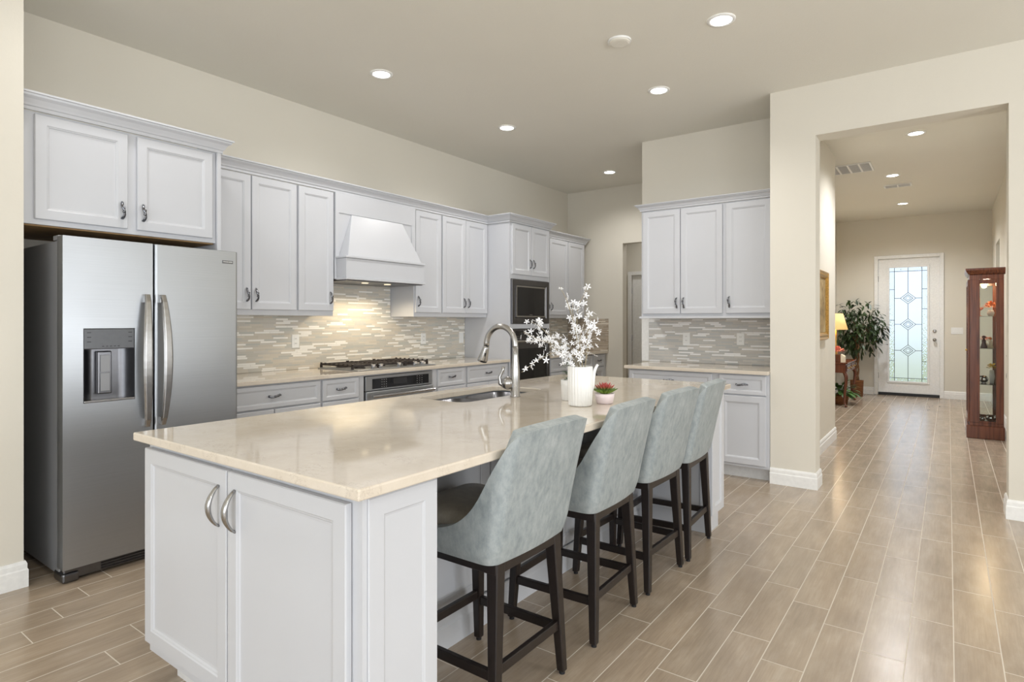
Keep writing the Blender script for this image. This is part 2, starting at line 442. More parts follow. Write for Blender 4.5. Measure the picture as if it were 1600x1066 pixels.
BB = [(0, 0), (.016, 0), (.016, .085), (.012, .092), (.012, .115), (.006, .13), (0, .13)]
def base(name, path):
    bm = BM(); sweep(bm, path, BB); return sobj(name, bm, 'trim')
base('baseboard_near_left', [(-3.715, -4.2), (-3.715, .948), (-4.0, .948)][::-1][::-1])
base('baseboard_front_right', [(-1.178, 5.60), (-1.178, 5.178), (-.842, 5.178), (-.842, 5.37), (-1.037, 5.37)][0:0] or [(-1.037, 5.386), (-.842, 5.37), (-.842, 5.178), (-1.178, 5.178)][::-1])
base('baseboard_front_far_right', [(.58, 5.37), (.325, 5.37), (.325, 5.178), (4.2, 5.178)])
base('baseboard_hall_left', [(-1.037, 5.39), (-1.037, 7.61), (-1.70, 7.61), (-1.70, 12.66), (-1.093, 12.66)][0:2])
base('baseboard_foyer_left', [(-1.70, 7.62), (-1.70, 12.66), (-1.095, 12.66)])
base('baseboard_entry', [(-.062, 12.66), (.58, 12.66), (.58, 11.64)])
base('baseboard_hall_right', [(.58, 10.80), (.58, 5.39)])
base('baseboard_back', [(-3.86, 7.493), (-3.612, 7.493), (-3.612, 7.61)])

# exterior beyond the front door
slab('ground', (-9, 9, 12.9, 40, -.20, -.12), mat='grass'); bpy.data.objects['ground']['kind'] = 'structure'
slab('porch', (-2.2, 1.5, 12.82, 15.2, -.12, -.04), mat='paving')

# front door
def rect_frame(bm, x0, x1, z0, z1, w_, y0, y1, bottom=True):
    box(bm, x0, x0 + w_, y0, y1, z0, z1); box(bm, x1 - w_, x1, y0, y1, z0, z1)
    box(bm, x0 + w_, x1 - w_, y0, y1, z1 - w_, z1)
    if bottom: box(bm, x0 + w_, x1 - w_, y0, y1, z0, z0 + w_)
d1 = bpy.data.objects.new('door_1', None); COL.objects.link(d1); d1.location = (-.577, 12.68, 0)
tag(d1, 'white front door with leaded glass pane and three diamonds', kind='structure')
bm = BM(); rect_frame(bm, -1.093, -.063, 0, 2.513, .058, 12.635, 12.66, False); rect_frame(bm, -1.044, -.111, 0, 2.469, .012, 12.66, 12.80, False); obj('door_casing', bm, 'trim', d1, bevel=.004)
bm = BM(); rect_frame(bm, -1.030, -.124, .05, 2.455, .150, 12.675, 12.72); box(bm, -.88, -.274, 12.675, 12.72, .2, .235); box(bm, -.88, -.274, 12.675, 12.72, 2.305, 2.305)
obj('door_slab', bm, 'trim', d1, bevel=.002)
bm = BM(); rect_frame(bm, -.895, -.265, .225, 2.325, .036, 12.660, 12.69); obj('glazing_bead', bm, 'trim', d1, bevel=.006)
bm = BM(); box(bm, -1.03, -.124, 12.66, 12.80, 0, .048); obj('threshold', bm, 'black', d1)
gx0, gx1, gz0, gz1 = -.859, -.301, .262, 2.288
ix0, ix1, iz0, iz1 = gx0 + .075, gx1 - .075, gz0 + .055, gz1 - .065
bm = BM(); box(bm, ix0, ix1, 12.694, 12.700, iz0, iz1); obj('frosted_pane', bm, 'frost', d1)
bm = BM()
for a in ((gx0, ix0, gz0, gz1), (ix1, gx1, gz0, gz1), (ix0, ix1, gz0, iz0), (ix0, ix1, iz1, gz1)): box(bm, a[0], a[1], 12.694, 12.700, a[2], a[3])
obj('border_pane', bm, 'ripple', d1)
bm = BM(); lw = .004
def vl(x, a, b): box(bm, x - lw, x + lw, 12.686, 12.694, a, b)
def hl(z, a, b): box(bm, a, b, 12.6855, 12.6935, z - lw, z + lw)
cxd = (gx0 + gx1) / 2
vl(ix0, gz0, gz1); vl(ix1, gz0, gz1); hl(iz0, gx0, gx1); hl(iz1, gx0, gx1)
zs = [1.741, 1.276, .81]; cuts = [gz1] + sum([[z + .10, z - .10] for z in zs], []) + [gz0]
for a, b in zip(cuts[::2], cuts[1::2]): vl(cxd, b, a)
for z in zs:
    hl(z, ix0, cxd - .115); hl(z, cxd + .115, ix1)
for z in (1.90, 1.35, .62): hl(z, gx0, ix0)
for z in (1.90, 1.55, .62): hl(z, ix1, gx1)
for z in zs:
    for (hw, hh, t_) in ((.115, .10, .007), (.072, .063, .008), (.040, .036, .005)):
        for sx in (-1, 1):
            for sz in (-1, 1):
                p, q = (cxd + sx * hw, z), (cxd, z + sz * hh)
                tube(bm, [(p[0], 12.688, p[1]), (q[0], 12.688, q[1])], t_ * .6, 6)
obj('leading', bm, 'lead', d1, fix=False)
bm = BM(); lathe(bm, (0, 0, 0), [(.001, 0), (.028, 0), (.028, .008), (.012, .012), (.010, .035), (.024, .045), (.027, .058), (.02, .07), (.001, .072)], 20)
bmesh.ops.rotate(bm, verts=bm.verts, matrix=Matrix.Rotation(R(90), 3, 'X')); bmesh.ops.translate(bm, verts=bm.verts, vec=(-.195, 12.675, 1.01)); obj('door_knob', bm, 'nickel', d1, smooth=True)
bm = BM(); lathe(bm, (0, 0, 0), [(.001, 0), (.03, 0), (.028, .012), (.012, .016), (.001, .017)], 20); box(bm, -.004, .004, -.018, .018, .016, .03)
bmesh.ops.rotate(bm, verts=bm.verts, matrix=Matrix.Rotation(R(90), 3, 'X')); bmesh.ops.translate(bm, verts=bm.verts, vec=(-.195, 12.675, 1.16)); obj('deadbolt', bm, 'nickel', d1)
for z in (2.1, 1.2, .35):
    bm = BM(); tube(bm, [(-1.032, 12.668, z - .05), (-1.032, 12.668, z + .05)], .007, 8); obj('hinge', bm, 'nickel', d1)
# back hall door
d2 = bpy.data.objects.new('door_2', None); COL.objects.link(d2); d2.location = (-3.7, 8.9, 0); tag(d2, 'white panel door at the end of the back hall', kind='structure')
bm = BM(); rect_frame(bm, -4.19, -3.26, 0, 2.13, .06, 8.875, 8.9, False); obj('door_casing', bm, 'trim', d2, bevel=.003)
bm = BM(); f = face_pt('y', 8.915, -1); rings(bm, f, -4.125, -3.325, .01, 2.065, [(0, 0)], -.012); obj('door_slab', bm, 'trim', d2)
for z in (1.82, 1.06, .3):
    bm = BM(); tube(bm, [(-4.127, 8.905, z - .045), (-4.127, 8.905, z + .045)], .008, 8); obj('hinge', bm, 'nickel', d2)

# ------------------------------------------------------------ handles
def pull_mesh(style):
    """pull along local Z, standing out along local -Y"""
    bm = BM()
    if style == 'arch':
        n = 14; pts = []
        for k in range(n + 1):
            t = k / n; pts.append((0, -.034 * math.sin(math.pi * t) ** .75, -.064 + .128 * t))
        tube(bm, pts, [.004 + .0035 * math.sin(math.pi * k / n) for k in range(n + 1)], 8)
        for v in bm.verts: v.co.x *= 1.7
    else:
        n = 16; pts = []
        for k in range(n + 1):
            t = k / n; pts.append((.004 * math.sin(2 * math.pi * t), -.026 * math.sin(math.pi * t) ** .6 - .001, -.048 + .096 * t))
        tube(bm, pts, [.0038 + .0022 * abs(math.cos(math.pi * 1.5 * k / n)) for k in range(n + 1)], 8)
        for v in bm.verts: v.co.x *= 1.5
        for z in (-.012, .012):
            tube(bm, [(-.006, -.027, z), (.006, -.027, z)], .0065, 8)
    bmesh.ops.recalc_face_normals(bm, faces=bm.faces[:])
    me = bpy.data.meshes.new('handle_' + style); bm.to_mesh(me); bm.free()
    for p in me.polygons: p.use_smooth = True
    me.materials.append(M['gunmetal'] if style == 'small' else M['nickel']); return me
PULL = {'small': pull_mesh('small'), 'arch': pull_mesh('arch')}
def pull(parent, loc, facing, horiz=False, style='small'):
    o = bpy.data.objects.new('handle', PULL[style]); COL.objects.link(o); o.parent = parent
    o.location = Vector(loc) - root_loc(parent)
    rz = {'+x': R(90), '-y': 0}[facing]
    m = Matrix.Rotation(rz, 4, 'Z') @ (Matrix.Rotation(R(90), 4, 'Y') if horiz else Matrix.Identity(4))
    o.rotation_euler = m.to_euler(); return o

# ------------------------------------------------------------ wall cabinets on the left wall
G_UP = None
def carcass(parent, x0, x1, y0, y1, z0, z1, name='body', mat='cab'):
    bm = BM(); box(bm, x0, x1, y0, y1, z0, z1); return obj(name, bm, mat, parent, bevel=.0015)
WX = -4.489
def upper(label, y0, y1, doors, z0=1.37, xf=-4.16, z1=2.408):
    t = thing('wall_cabinet', (WX, (y0 + y1) / 2, z0), label, 'cabinet')
    carcass(t, WX, xf, y0, y1, z0, z1)
    f = face_pt('x', xf + .020, 1)
    for a, b, side in doors:
        d = shutter('door', t, f, a, b, z0 + .042, z1 - .008)
        hy = b - .032 if side == 'r' else a + .032
        pull(d, (xf + .020, hy, z0 + .15), '+x')
    return t
upper('white wall cabinet with three doors between the refrigerator and the range hood', 2.0, 3.13, [(2.03, 2.392, 'r'), (2.400, 2.772, 'l'), (2.792, 3.122, 'r')])
upper('white wall cabinet with three doors between the range hood and the oven tower', 4.062, 5.185, [(4.074, 4.434, 'l'), (4.453, 4.812, 'r'), (4.818, 5.178, 'l')])
upper('white wall cabinet past the oven tower, nearest the back wall', 6.01, 7.40, [(6.03, 6.45, 'r'), (6.462, 6.918, 'l'), (6.93, 7.36, 'l')])
# over the refrigerator
t = thing('wall_cabinet', (WX, 1.45, 1.82), 'white two-door cabinet mounted above the stainless refrigerator', 'cabinet')
carcass(t, WX, -3.81, .962, 1.958, 1.826, 2.408)
bm = BM(); box(bm, WX, -3.83, .966, 1.954, 1.819, 1.826); tag(obj('underside', bm, 'raw', t), 'unpainted wooden underside')
f = face_pt('x', -3.79, 1)
for a, b, s_ in ((1.014, 1.444, 'r'), (1.494, 1.931, 'l')):
    d = shutter('door', t, f, a, b, 1.853, 2.394); pull(d, (-3.79, b - .03 if s_ == 'r' else a + .03, 1.955), '+x')
bm = BM(); box(bm, WX, -3.79, 1.960, 1.985, 0, 2.408)
tag(obj('refrigerator_end_panel', bm, 'cab', bevel=.002), 'tall narrow white panel along the right side of the refrigerator', 'panel')

# crown moulding, one continuous run
CR = [(0, 2.409), (.013, 2.409), (.013, 2.426), (.020, 2.430), (.024, 2.440), (.036, 2.460), (.052, 2.472), (.054, 2.482), (.064, 2.484), (.064, 2.493), (0, 2.493)]
bm = BM(); sweep(bm, [(-3.805, .955), (-3.805, 1.985), (-4.155, 1.985), (-4.155, 5.19), (-3.845, 5.19), (-3.845, 5.99), (-4.155, 5.99), (-4.155, 7.40), (-4.485, 7.40)][::1], CR)
tag(obj('crown_moulding', bm, 'cab'), 'white crown moulding along the tops of the left wall cabinets', 'moulding')

# range hood
t = thing('range_hood', (WX, 3.595, 1.67), 'white tapered wooden range hood above the gas cooktop', 'range hood')
bm = BM(); rings(bm, face_pt('x', -4.14, 1), 3.134, 4.058, 1.68, 2.406, [(0, 0)], -.34)
obj('surround', bm, 'cab', t)
bm = BM(); f = face_pt('x', -4.136, 1)
for a, b, c, e in ((3.134, 3.172, 1.86, 2.406), (4.012, 4.058, 1.86, 2.406), (3.172, 4.012, 2.24, 2.406)):
    rings(bm, f, a, b, c, e, [(0, .004)], -.004)
obj('surround_frame', bm, 'cab', t)
bm = BM()
lo = [(-4.139, 3.172), (-4.015, 3.172), (-4.015, 4.028), (-4.139, 4.028)]; hi = [(-4.139, 3.300), (-4.128, 3.300), (-4.128, 3.886), (-4.139, 3.886)]
A = [bm.verts.new((x, y, 1.872)) for x, y in lo]; B = [bm.verts.new((x, y, 2.236)) for x, y in hi]
bm.faces.new(A[::-1]); bm.faces.new(B)
for k in range(4): bm.faces.new([A[k], A[(k + 1) % 4], B[(k + 1) % 4], B[k]])
obj('chimney', bm, 'cab', t, bevel=.003)
bm = BM(); box(bm, -4.139, -4.008, 3.148, 4.052, 1.690, 1.850); obj('band', bm, 'cab', t)
bm = BM(); box(bm, -4.139, -3.996, 3.140, 4.057, 1.852, 1.870); box(bm, -4.139, -3.996, 3.140, 4.057, 1.672, 1.688); obj('lip', bm, 'cab', t, bevel=.004)
bm = BM(); box(bm, -4.47, -4.02, 3.16, 4.04, 1.664, 1.671); tag(obj('liner', bm, 'darksteel', t), 'grey metal liner')
for y in (3.46, 3.72):
    bm = BM(); lathe(bm, (-4.15, y, 1.658), [(.03, 0), (.03, .006)], 16); o = obj('hood_lamp', bm, 'hood_lens', t)
    l = bpy.data.lights.new('hood_light', 'SPOT'); l.energy = 8; l.color = (1, .82, .56); l.spot_size = R(150); l.spot_blend = .6; l.shadow_soft_size = .03
    lo_ = bpy.data.objects.new('hood_light', l); COL.objects.link(lo_); lo_.location = (-4.2, y, 1.64); lo_.parent = None

# ------------------------------------------------------------ base cabinets on the left wall
XB = -3.868
def toe(parent, ax, a0, a1, u0, u1):
    pass
def base_left(label, y0, y1, drawers, doors):
    t = thing('base_cabinet', (WX, (y0 + y1) / 2, 0), label, 'cabinet')
    carcass(t, WX, XB, y0, y1, .105, .883)
    bm = BM(); box(bm, WX, XB - .07, y0, y1, 0, .105); obj('toe_kick', bm, 'cabdark', t)
    f = face_pt('x', XB + .02, 1)
    for a, b in drawers:
        d = shutter('drawer', t, f, a, b, .712, .872, DRAW); pull(d, (XB + .02, (a + b) / 2, .795), '+x', True)
    for a, b, s_ in doors:
        d = shutter('door', t, f, a, b, .13, .700); pull(d, (XB + .02, b - .03 if s_ == 'r' else a + .03, .60), '+x')
base_left('white base cabinet with one wide drawer beside the refrigerator', 1.99, 2.79, [(2.02, 2.782)], [(2.02, 2.398, 'r'), (2.404, 2.782, 'l')])
base_left('narrow white base cabinet to the left of the built-under oven', 2.79, 3.165, [(2.805, 3.148)], [(2.805, 3.148, 'r')])
base_left('narrow white base cabinet to the right of the built-under oven', 4.06, 4.478, [(4.076, 4.462)], [(4.076, 4.462, 'l')])
base_left('white base cabinet with a wide drawer against the oven tower', 4.478, 5.185, [(4.50, 5.165)], [(4.50, 4.83, 'r'), (4.836, 5.165, 'l')])
base_left('white base cabinet in the far corner past the oven tower', 6.005, 7.485, [(6.03, 6.49), (6.50, 7.08), (7.10, 7.40)], [(6.03, 6.49, 'r'), (6.50, 7.08, 'l'), (7.10, 7.40, 'l')])
# oven housing
t = thing('oven_housing_cabinet', (WX, 3.612, 0), 'white base cabinet framing the oven under the cooktop', 'cabinet')
bm = BM()
for a in ((WX, XB, 3.166, 3.212, .105, .883), (WX, XB, 4.012, 4.059, .105, .883), (XB - .02, XB, 3.212, 4.012, .872, .883), (WX, XB, 3.212, 4.012, .105, .125)): box(bm, *a)
obj('frame', bm, 'cab', t)
bm = BM(); box(bm, WX, XB - .07, 3.166, 4.059, 0, .105); obj('toe_kick', bm, 'cabdark', t)
def wall_oven(label, xf, y0, y1, z0, z1, panel=True, cat='oven'):
    t = thing('built_in_oven', (xf - .3, (y0 + y1) / 2, z0), label, cat)
    bm = BM(); box(bm, xf - .5, xf - .022, y0 + .01, y1 - .01, z0 + .005, z1 - .005); obj('casing', bm, 'black', t)
    zc = z1 - (.127 if panel else .10)
    bm = BM(); box(bm, xf - .02, xf, y0, y1, zc + .006, z1); cp = obj('control_panel', bm, 'steel' if panel else 'darksteel', t, bevel=.003)
    bm = BM(); box(bm, xf + .0005, xf + .002, y0 + .07, y1 - .05, zc + .020, z1 - .024); tag(obj('display_glass', bm, 'blackgloss', cp), 'black glass strip')
    bm = BM(); ym = (y0 + y1) / 2; box(bm, xf + .0025, xf + .003, ym - .09, ym + .07, zc + .045, z1 - .035); tag(obj('screen', bm, 'darkglass', cp), 'grey display screen')
    bm = BM()
    for k in range(3):
        for j in range(4):
            zz = zc + .030 + j * .020
            if zz < z1 - .03:
                box(bm, xf + .0025, xf + .003, y0 + .17 + k * .024, y0 + .176 + k * .024, zz, zz + .003)
                box(bm, xf + .0025, xf + .003, y1 - .20 + k * .03, y1 - .193 + k * .03, zz, zz + .003)
    obj('touch_keys', bm, 'cabdark', cp)
    bm = BM(); rings(bm, face_pt('x', xf + .012, 1), y0, y1, z0, zc, [(0, -.003), (.003, 0), (.055, 0), (.058, -.003)], -.034); dr = obj('oven_door', bm, 'steel' if panel else 'darksteel', t)
    bm = BM(); box(bm, xf + .0095, xf + .0115, y0 + .058, y1 - .058, z0 + .058, zc - .12); tag(obj('window_glass', bm, 'blackgloss', dr), 'black oven window')
    bm = BM(); zh = zc - .038
    tube(bm, [(xf + .055, y0 + .03, zh), (xf + .055, y1 - .03, zh)], .013, 12)
    for y in (y0 + .06, y1 - .06): tube(bm, [(xf + .010, y, zh), (xf + .055, y, zh)], .008, 8)
    obj('handle', bm, 'nickel', dr, smooth=False)
wall_oven('stainless built-under oven with a black touch panel below the cooktop', XB + .012, 3.222, 4.004, .135, .868)

# worktops on the left wall
def top(name, label, boxes, cat='countertop'):
    bm = BM()
    for b in boxes: box(bm, *b)
    return tag(obj(name, bm, 'quartz', bevel=.004, seg=3), label, cat)
top('countertop', 'beige quartz countertop under the gas cooktop, refrigerator to oven tower', [(WX, -3.828, 1.99, 5.186, .884, .914)])
top('countertop', 'short beige quartz countertop in the far corner past the oven tower', [(WX, -3.828, 6.004, 7.490, .884, .914)])
def splash(label, mat, b):
    bm = BM(); box(bm, *b); o = obj('backsplash', bm, mat, origin=(0, 0, 0)); return tag(o, label, 'backsplash')
splash('beige strip mosaic backsplash behind the gas cooktop', 'mosY', (-4.4895, -4.481, 1.99, 5.186, .9155, 1.3685))
bm = BM(); box(bm, -4.4895, -4.481, 3.136, 4.056, 1.3695, 1.66)
tag(obj('backsplash', bm, 'mosY', origin=(0, 0, 0)), 'upper patch of strip mosaic directly under the range hood', 'backsplash')
splash('strip mosaic on the left wall past the oven tower', 'mosY', (-4.4895, -4.481, 6.006, 7.480, .9155, 1.3685))
splash('brownish strip mosaic panel on the far back wall near the corner', 'mosB', (-4.478, -3.828, 7.482, 7.492, .9155, 1.365))

def outlet(label, ax, plane, sgn, u, v, kind='outlet', w_=.072, n=1):
    f = face_pt(ax, plane, sgn)
    c = f(u, v, 0)
    t = thing('wall_' + kind, (c[0], c[1], v - .06), label, 'outlet' if kind == 'outlet' else 'light switch')
    bm = BM(); ww = w_ if n == 1 else .165; rings(bm, f, u - ww / 2, u + ww / 2, v - .058, v + .058, [(0, .001), (.003, .005)], .0002)
    pl = obj('cover_plate', bm, 'plastic', t)
    bm = BM()
    if kind == 'outlet':
        for dv in (-.02, .02): rings(bm, f, u - .016, u + .016, v + dv - .014, v + dv + .014, [(0, .007)], .0053)
        s = obj('socket', bm, 'plastic', t)
        for dv in (-.02, .02):
            for du in (-.006, .006): bm = BM(); rings(bm, f, u + du - .0012, u + du + .0012, v + dv - .004, v + dv + .006, [(0, .0078)], .0072); obj('slot', bm, 'slot', s)
    else:
        for k in range(n):
            uu = u + (k - (n - 1) / 2) * .046; rings(bm, f, uu - .016, uu + .016, v - .033, v + .033, [(0, .008), (.002, .009)], .0053)
        obj('rocker', bm, 'plastic', t)
outlet('white double outlet in the mosaic to the left of the cooktop', 'x', -4.481, 1, 2.988, 1.155)
outlet('white outlet in the mosaic just right of the cooktop', 'x', -4.481, 1, 4.518, 1.143)
outlet('white switch plate in the mosaic beside the oven tower', 'x', -4.481, 1, 5.125, 1.137, 'switch')

# cooktop
t = thing('gas_cooktop', (-4.14, 3.62, .9145), 'stainless gas cooktop with black grates and five knobs', 'cooktop')
bm = BM(); box(bm, -4.41, -3.88, 3.16, 4.08, .9145, .923); tag(obj('tray', bm, 'steel', t, bevel=.003), 'stainless tray')
for k, (x, y) in enumerate(((-4.28, 3.32), (-4.06, 3.32), (-4.17, 3.62), (-4.28, 3.92), (-4.06, 3.92))):
    bm = BM(); r_ = .06 if k == 2 else .045
    lathe(bm, (x, y, .923), [(r_ + .01, 0), (r_ + .01, .006), (r_, .008), (r_, .016), (r_ * .8, .02), (r_ * .8, .024)], 24); obj('burner', bm, 'iron', t)
def grate(y0, y1):
    bm = BM(); x0, x1, z = -4.395, -3.975, .952; s_ = .006
    def rod(x, y, X, Y): box(bm, min(x, X) - s_, max(x, X) + s_, min(y, Y) - s_, max(y, Y) + s_, z - .008, z + .008)
    rod(x0, y0, x1, y0); rod(x0, y1, x1, y1); rod(x0, y0, x0, y1); rod(x1, y0, x1, y1)
    n = 7
    for k in range(1, n): rod(x0 + (x1 - x0) * k / n, y0, x0 + (x1 - x0) * k / n, y1)
    rod(x0, (y0 + y1) / 2, x1, (y0 + y1) / 2)
    for x in (x0, x1):
        for y in (y0, y1): box(bm, x - .009, x + .009, y - .009, y + .009, .9235, z)
    for k in range(n + 1):
        for y in (y0, y1): box(bm, x0 + (x1 - x0) * k / n - .006, x0 + (x1 - x0) * k / n + .006, y - .008, y + .008, z + .008, z + .016)
    obj('grate', bm, 'iron', t, bevel=.002)
for a, b in ((3.185, 3.460), (3.472, 3.768), (3.780, 4.055)): grate(a, b)
for y in (3.352, 3.437, 3.645, 3.84, 3.93):
    bm = BM(); lathe(bm, (-3.93, y, .923), [(.012, 0), (.012, .012), (.021, .016), (.021, .034), (.018, .038), (.001, .038)], 18)
    for v in bm.verts: v.co.x += (v.co.z - .923) * .5
    tag(obj('knob', bm, 'chrome', t, smooth=False), 'chrome knob')

# ------------------------------------------------------------ oven tower
XT = -3.845
t = thing('oven_tower_cabinet', (WX, 5.59, 0), 'tall white tower cabinet holding the microwave and wall oven', 'cabinet')
bm = BM()
box(bm, WX, XT, 5.190, 5.212, 0, 2.408); box(bm, WX, XT, 5.968, 5.990, 0, 2.408)
box(bm, WX, XT - .02, 5.212, 5.968, 1.815, 2.408); box(bm, WX, -4.47, 5.212, 5.968, .1, 1.815)
box(bm, WX, XT - .02, 5.212, 5.968, 1.255, 1.29); box(bm, WX, XT - .02, 5.212, 5.968, .1, .62)
box(bm, XT - .02, XT, 5.212, 5.968, 1.795, 2.408); box(bm, XT - .02, XT, 5.212, 5.968, 1.246, 1.296); box(bm, XT - .02, XT, 5.212, 5.968, .105, .615)
obj('body', bm, 'cab', t)
f = face_pt('x', XT + .02, 1)
for a, b, s_ in ((5.222, 5.588, 'r'), (5.594, 5.960, 'l')):
    d = shutter('door', t, f, a, b, 1.845, 2.396); pull(d, (XT + .02, b - .03 if s_ == 'r' else a + .03, 1.975), '+x')
d = shutter('drawer', t, f, 5.222, 5.960, .13, .60, DRAW); pull(d, (XT + .02, 5.59, .5), '+x', True)
t = thing('microwave', (-4.1, 5.59, 1.30), 'built-in stainless microwave with a black window, upper bay of the tower', 'microwave')
xm = XT + .016
bm = BM(); box(bm, -4.3, XT - .03, 5.25, 5.93, 1.302, 1.775); obj('casing', bm, 'black', t)
bm = BM(); rings(bm, face_pt('x', xm, 1), 5.216, 5.964, 1.300, 1.790, [(0, -.003), (.003, 0), (.060, 0), (.068, -.008)], -.04); fr = tag(obj('trim_kit', bm, 'darksteel', t), 'grey steel surround')
bm = BM(); rings(bm, face_pt('x', xm + .002, 1), 5.296, 5.884, 1.372, 1.722, [(0, 0), (.014, 0), (.016, -.002)], -.008); dr = obj('microwave_door', bm, 'nickel', t)
bm = BM(); box(bm, xm + .0003, xm + .0018, 5.313, 5.867, 1.389, 1.705); tag(obj('window_glass', bm, 'blackgloss', dr), 'black glass')
bm = BM()
for k in range(6): box(bm, xm + .002, xm + .0024, 5.825, 5.845, 1.43 + k * .04, 1.444 + k * .04)
obj('touch_keys', bm, 'darkglass', dr)
bm = BM(); box(bm, xm + .002, xm + .0024, 5.55, 5.61, 1.396, 1.402); obj('badge', bm, 'nickel', dr)
wall_oven('tall black-glass wall oven in the lower bay of the tower', XT + .012, 5.218, 5.962, .62, 1.243, False, 'oven')

# ------------------------------------------------------------ refrigerator
t = thing('refrigerator', (-4.05, 1.51, 0), 'stainless steel side-by-side refrigerator with ice and water dispenser', 'refrigerator')
FX = -3.555
bm = BM(); box(bm, -4.46, -3.64, 1.072, 1.953, .03, 1.735); tag(obj('body', bm, 'sidesteel', t, bevel=.006), 'darker grey side panels')
def fdoor(y0, y1, hole=None):
    bm = BM(); z0, z1 = .075, 1.752; x0, x1 = -3.632, FX
    if not hole:
        box(bm, x0, x1, y0, y1, z0, z1)
        es = [e for e in bm.edges if abs((e.verts[0].co - e.verts[1].co).z) > .5 and e.verts[0].co.x > x1 - .01]
        bmesh.ops.bevel(bm, geom=es, offset=.014, segments=5, affect='EDGES', profile=.5)
    else:
        a, b, c, d_ = hole
        for bb in ((x0, x1, y0, a, z0, z1), (x0, x1, b, y1, z0, z1), (x0, x1, a, b, z0, c), (x0, x1, a, b, d_, z1), (x0, x0 + .006, a, b, c, d_)): box(bm, *bb)
        bmesh.ops.remove_doubles(bm, verts=bm.verts[:], dist=1e-5)
    return obj('refrigerator_door', bm, 'steel', t, bevel=.003 if not hole else 0)
hy0, hy1, hz0, hz1 = 1.150, 1.388, .902, 1.286
dl = fdoor(1.062, 1.478, (hy0, hy1, hz0, hz1)); dr = fdoor(1.488, 1.968)
def fhandle(parent, y, lean):
    bm = BM(); n = 18; L = []
    for k in range(n + 1):
        s = k / n; z = .745 + .725 * s; o_ = .018 + .042 * math.sin(math.pi * s) ** .6
        cy = y + lean * .012 * math.sin(math.pi * s); w_ = .016 + .009 * math.sin(math.pi * s)
        L.append([bm.verts.new(v) for v in ((FX + o_, cy - w_, z), (FX + o_ + .012, cy - w_ * .6, z), (FX + o_ + .012, cy + w_ * .6, z), (FX + o_, cy + w_, z), (FX + o_ - .008, cy, z))])
    for A, B in zip(L, L[1:]):
        for q in range(5): bm.faces.new([A[q], A[(q + 1) % 5], B[(q + 1) % 5], B[q]])
    bm.faces.new(L[0][::-1]); bm.faces.new(L[-1])
    box(bm, FX + .0005, FX + .022, y - .014, y + .014, .747, .79); box(bm, FX + .0005, FX + .022, y - .014, y + .014, 1.425, 1.468)
    obj('handle', bm, 'nickel', parent, smooth=False, bevel=.002)
fhandle(dl, 1.443, -1); fhandle(dr, 1.523, 1)
ds = bpy.data.objects.new('dispenser', None); COL.objects.link(ds); ds.parent = t; ds.location = Vector((FX, 1.27, .9)) - root_loc(t)
bm = BM(); box(bm, FX - .045, FX + .003, hy0 + .002, hy1 - .002, 1.178, hz1 - .002); obj('dispenser_panel', bm, 'panelgrey', ds, bevel=.004)
bm = BM()
for zz in (1.262, 1.238, 1.214):
    for a in (1.165, 1.355): box(bm, FX + .0035, FX + .0038, a, a + .018, zz, zz + .004)
for k in range(5): box(bm, FX + .0035, FX + .0038, 1.232 + k * .018, 1.242 + k * .018, 1.19, 1.194)
obj('panel_marks', bm, 'black', ds)
bm = BM(); box(bm, FX - .069, FX - .067, hy0 + .002, hy1 - .002, hz0 + .004, 1.177)
# curved recess flanks
for s_, y in ((1, hy0 + .002), (-1, hy1 - .002)):
    K = 12; prev_ = None
    for k in range(K + 1):
        a = y + s_ * k * .055 / K; dep = FX - .0665 + .064 * (1 - k / K) ** 2
        cur = [bm.verts.new((dep, a, hz0 + .012)), bm.verts.new((dep, a, 1.177)), bm.verts.new((FX - .067, a, 1.177)), bm.verts.new((FX - .067, a, hz0 + .012))]
        if prev_:
            for q_ in range(4): bm.faces.new([prev_[q_], prev_[(q_ + 1) % 4], cur[(q_ + 1) % 4], cur[q_]])
        else: bm.faces.new(cur)
        prev_ = cur
    bm.faces.new(prev_)
obj('recess', bm, 'darksteel', ds)
bm = BM(); box(bm, FX - .066, FX + .006, hy0 + .002, hy1 - .002, hz0 + .002, hz0 + .012); obj('drip_tray', bm, 'nickel', ds, bevel=.002)
bm = BM(); box(bm, FX - .066, FX - .035, 1.225, 1.292, .94, 1.165); pd = obj('paddle', bm, 'darksteel', ds, bevel=.006)
bm = BM(); box(bm, FX - .0345, FX - .030, 1.237, 1.280, 1.055, 1.145); box(bm, FX - .0345, FX - .031, 1.237, 1.280, .955, 1.050); obj('paddle_pad', bm, 'sidesteel', pd, bevel=.002)
bm = BM(); box(bm, -3.64, -3.59, 1.075, 1.955, .012, .068)
g = obj('toe_grille', bm, 'darksteel', t, bevel=.006)
bm = BM()
for k in range(3): box(bm, -3.5895, -3.585, 1.24, 1.94, .022 + k * .014, .029 + k * .014)
tag(obj('vent_slots', bm, 'black', g), 'black vent slots')
for y in (1.10, 1.93):
    bm = BM(); box(bm, -3.70, -3.57, y - .03, y + .03, 1.736, 1.758) if False else box(bm, -3.72, -3.645, y - .03, y + .02, 1.737, 1.762); obj('hinge_cover', bm, 'sidesteel', t, bevel=.004)
bm = BM(); box(bm, -3.70, -3.575, 1.066, 1.14, .002, .05); obj('foot', bm, 'darksteel', t, bevel=.01)
bm = BM(); box(bm, FX + .0003, FX + .003, 1.868, 1.935, 1.676, 1.694); bd = obj('badge', bm, 'darksteel', dr, bevel=.001)
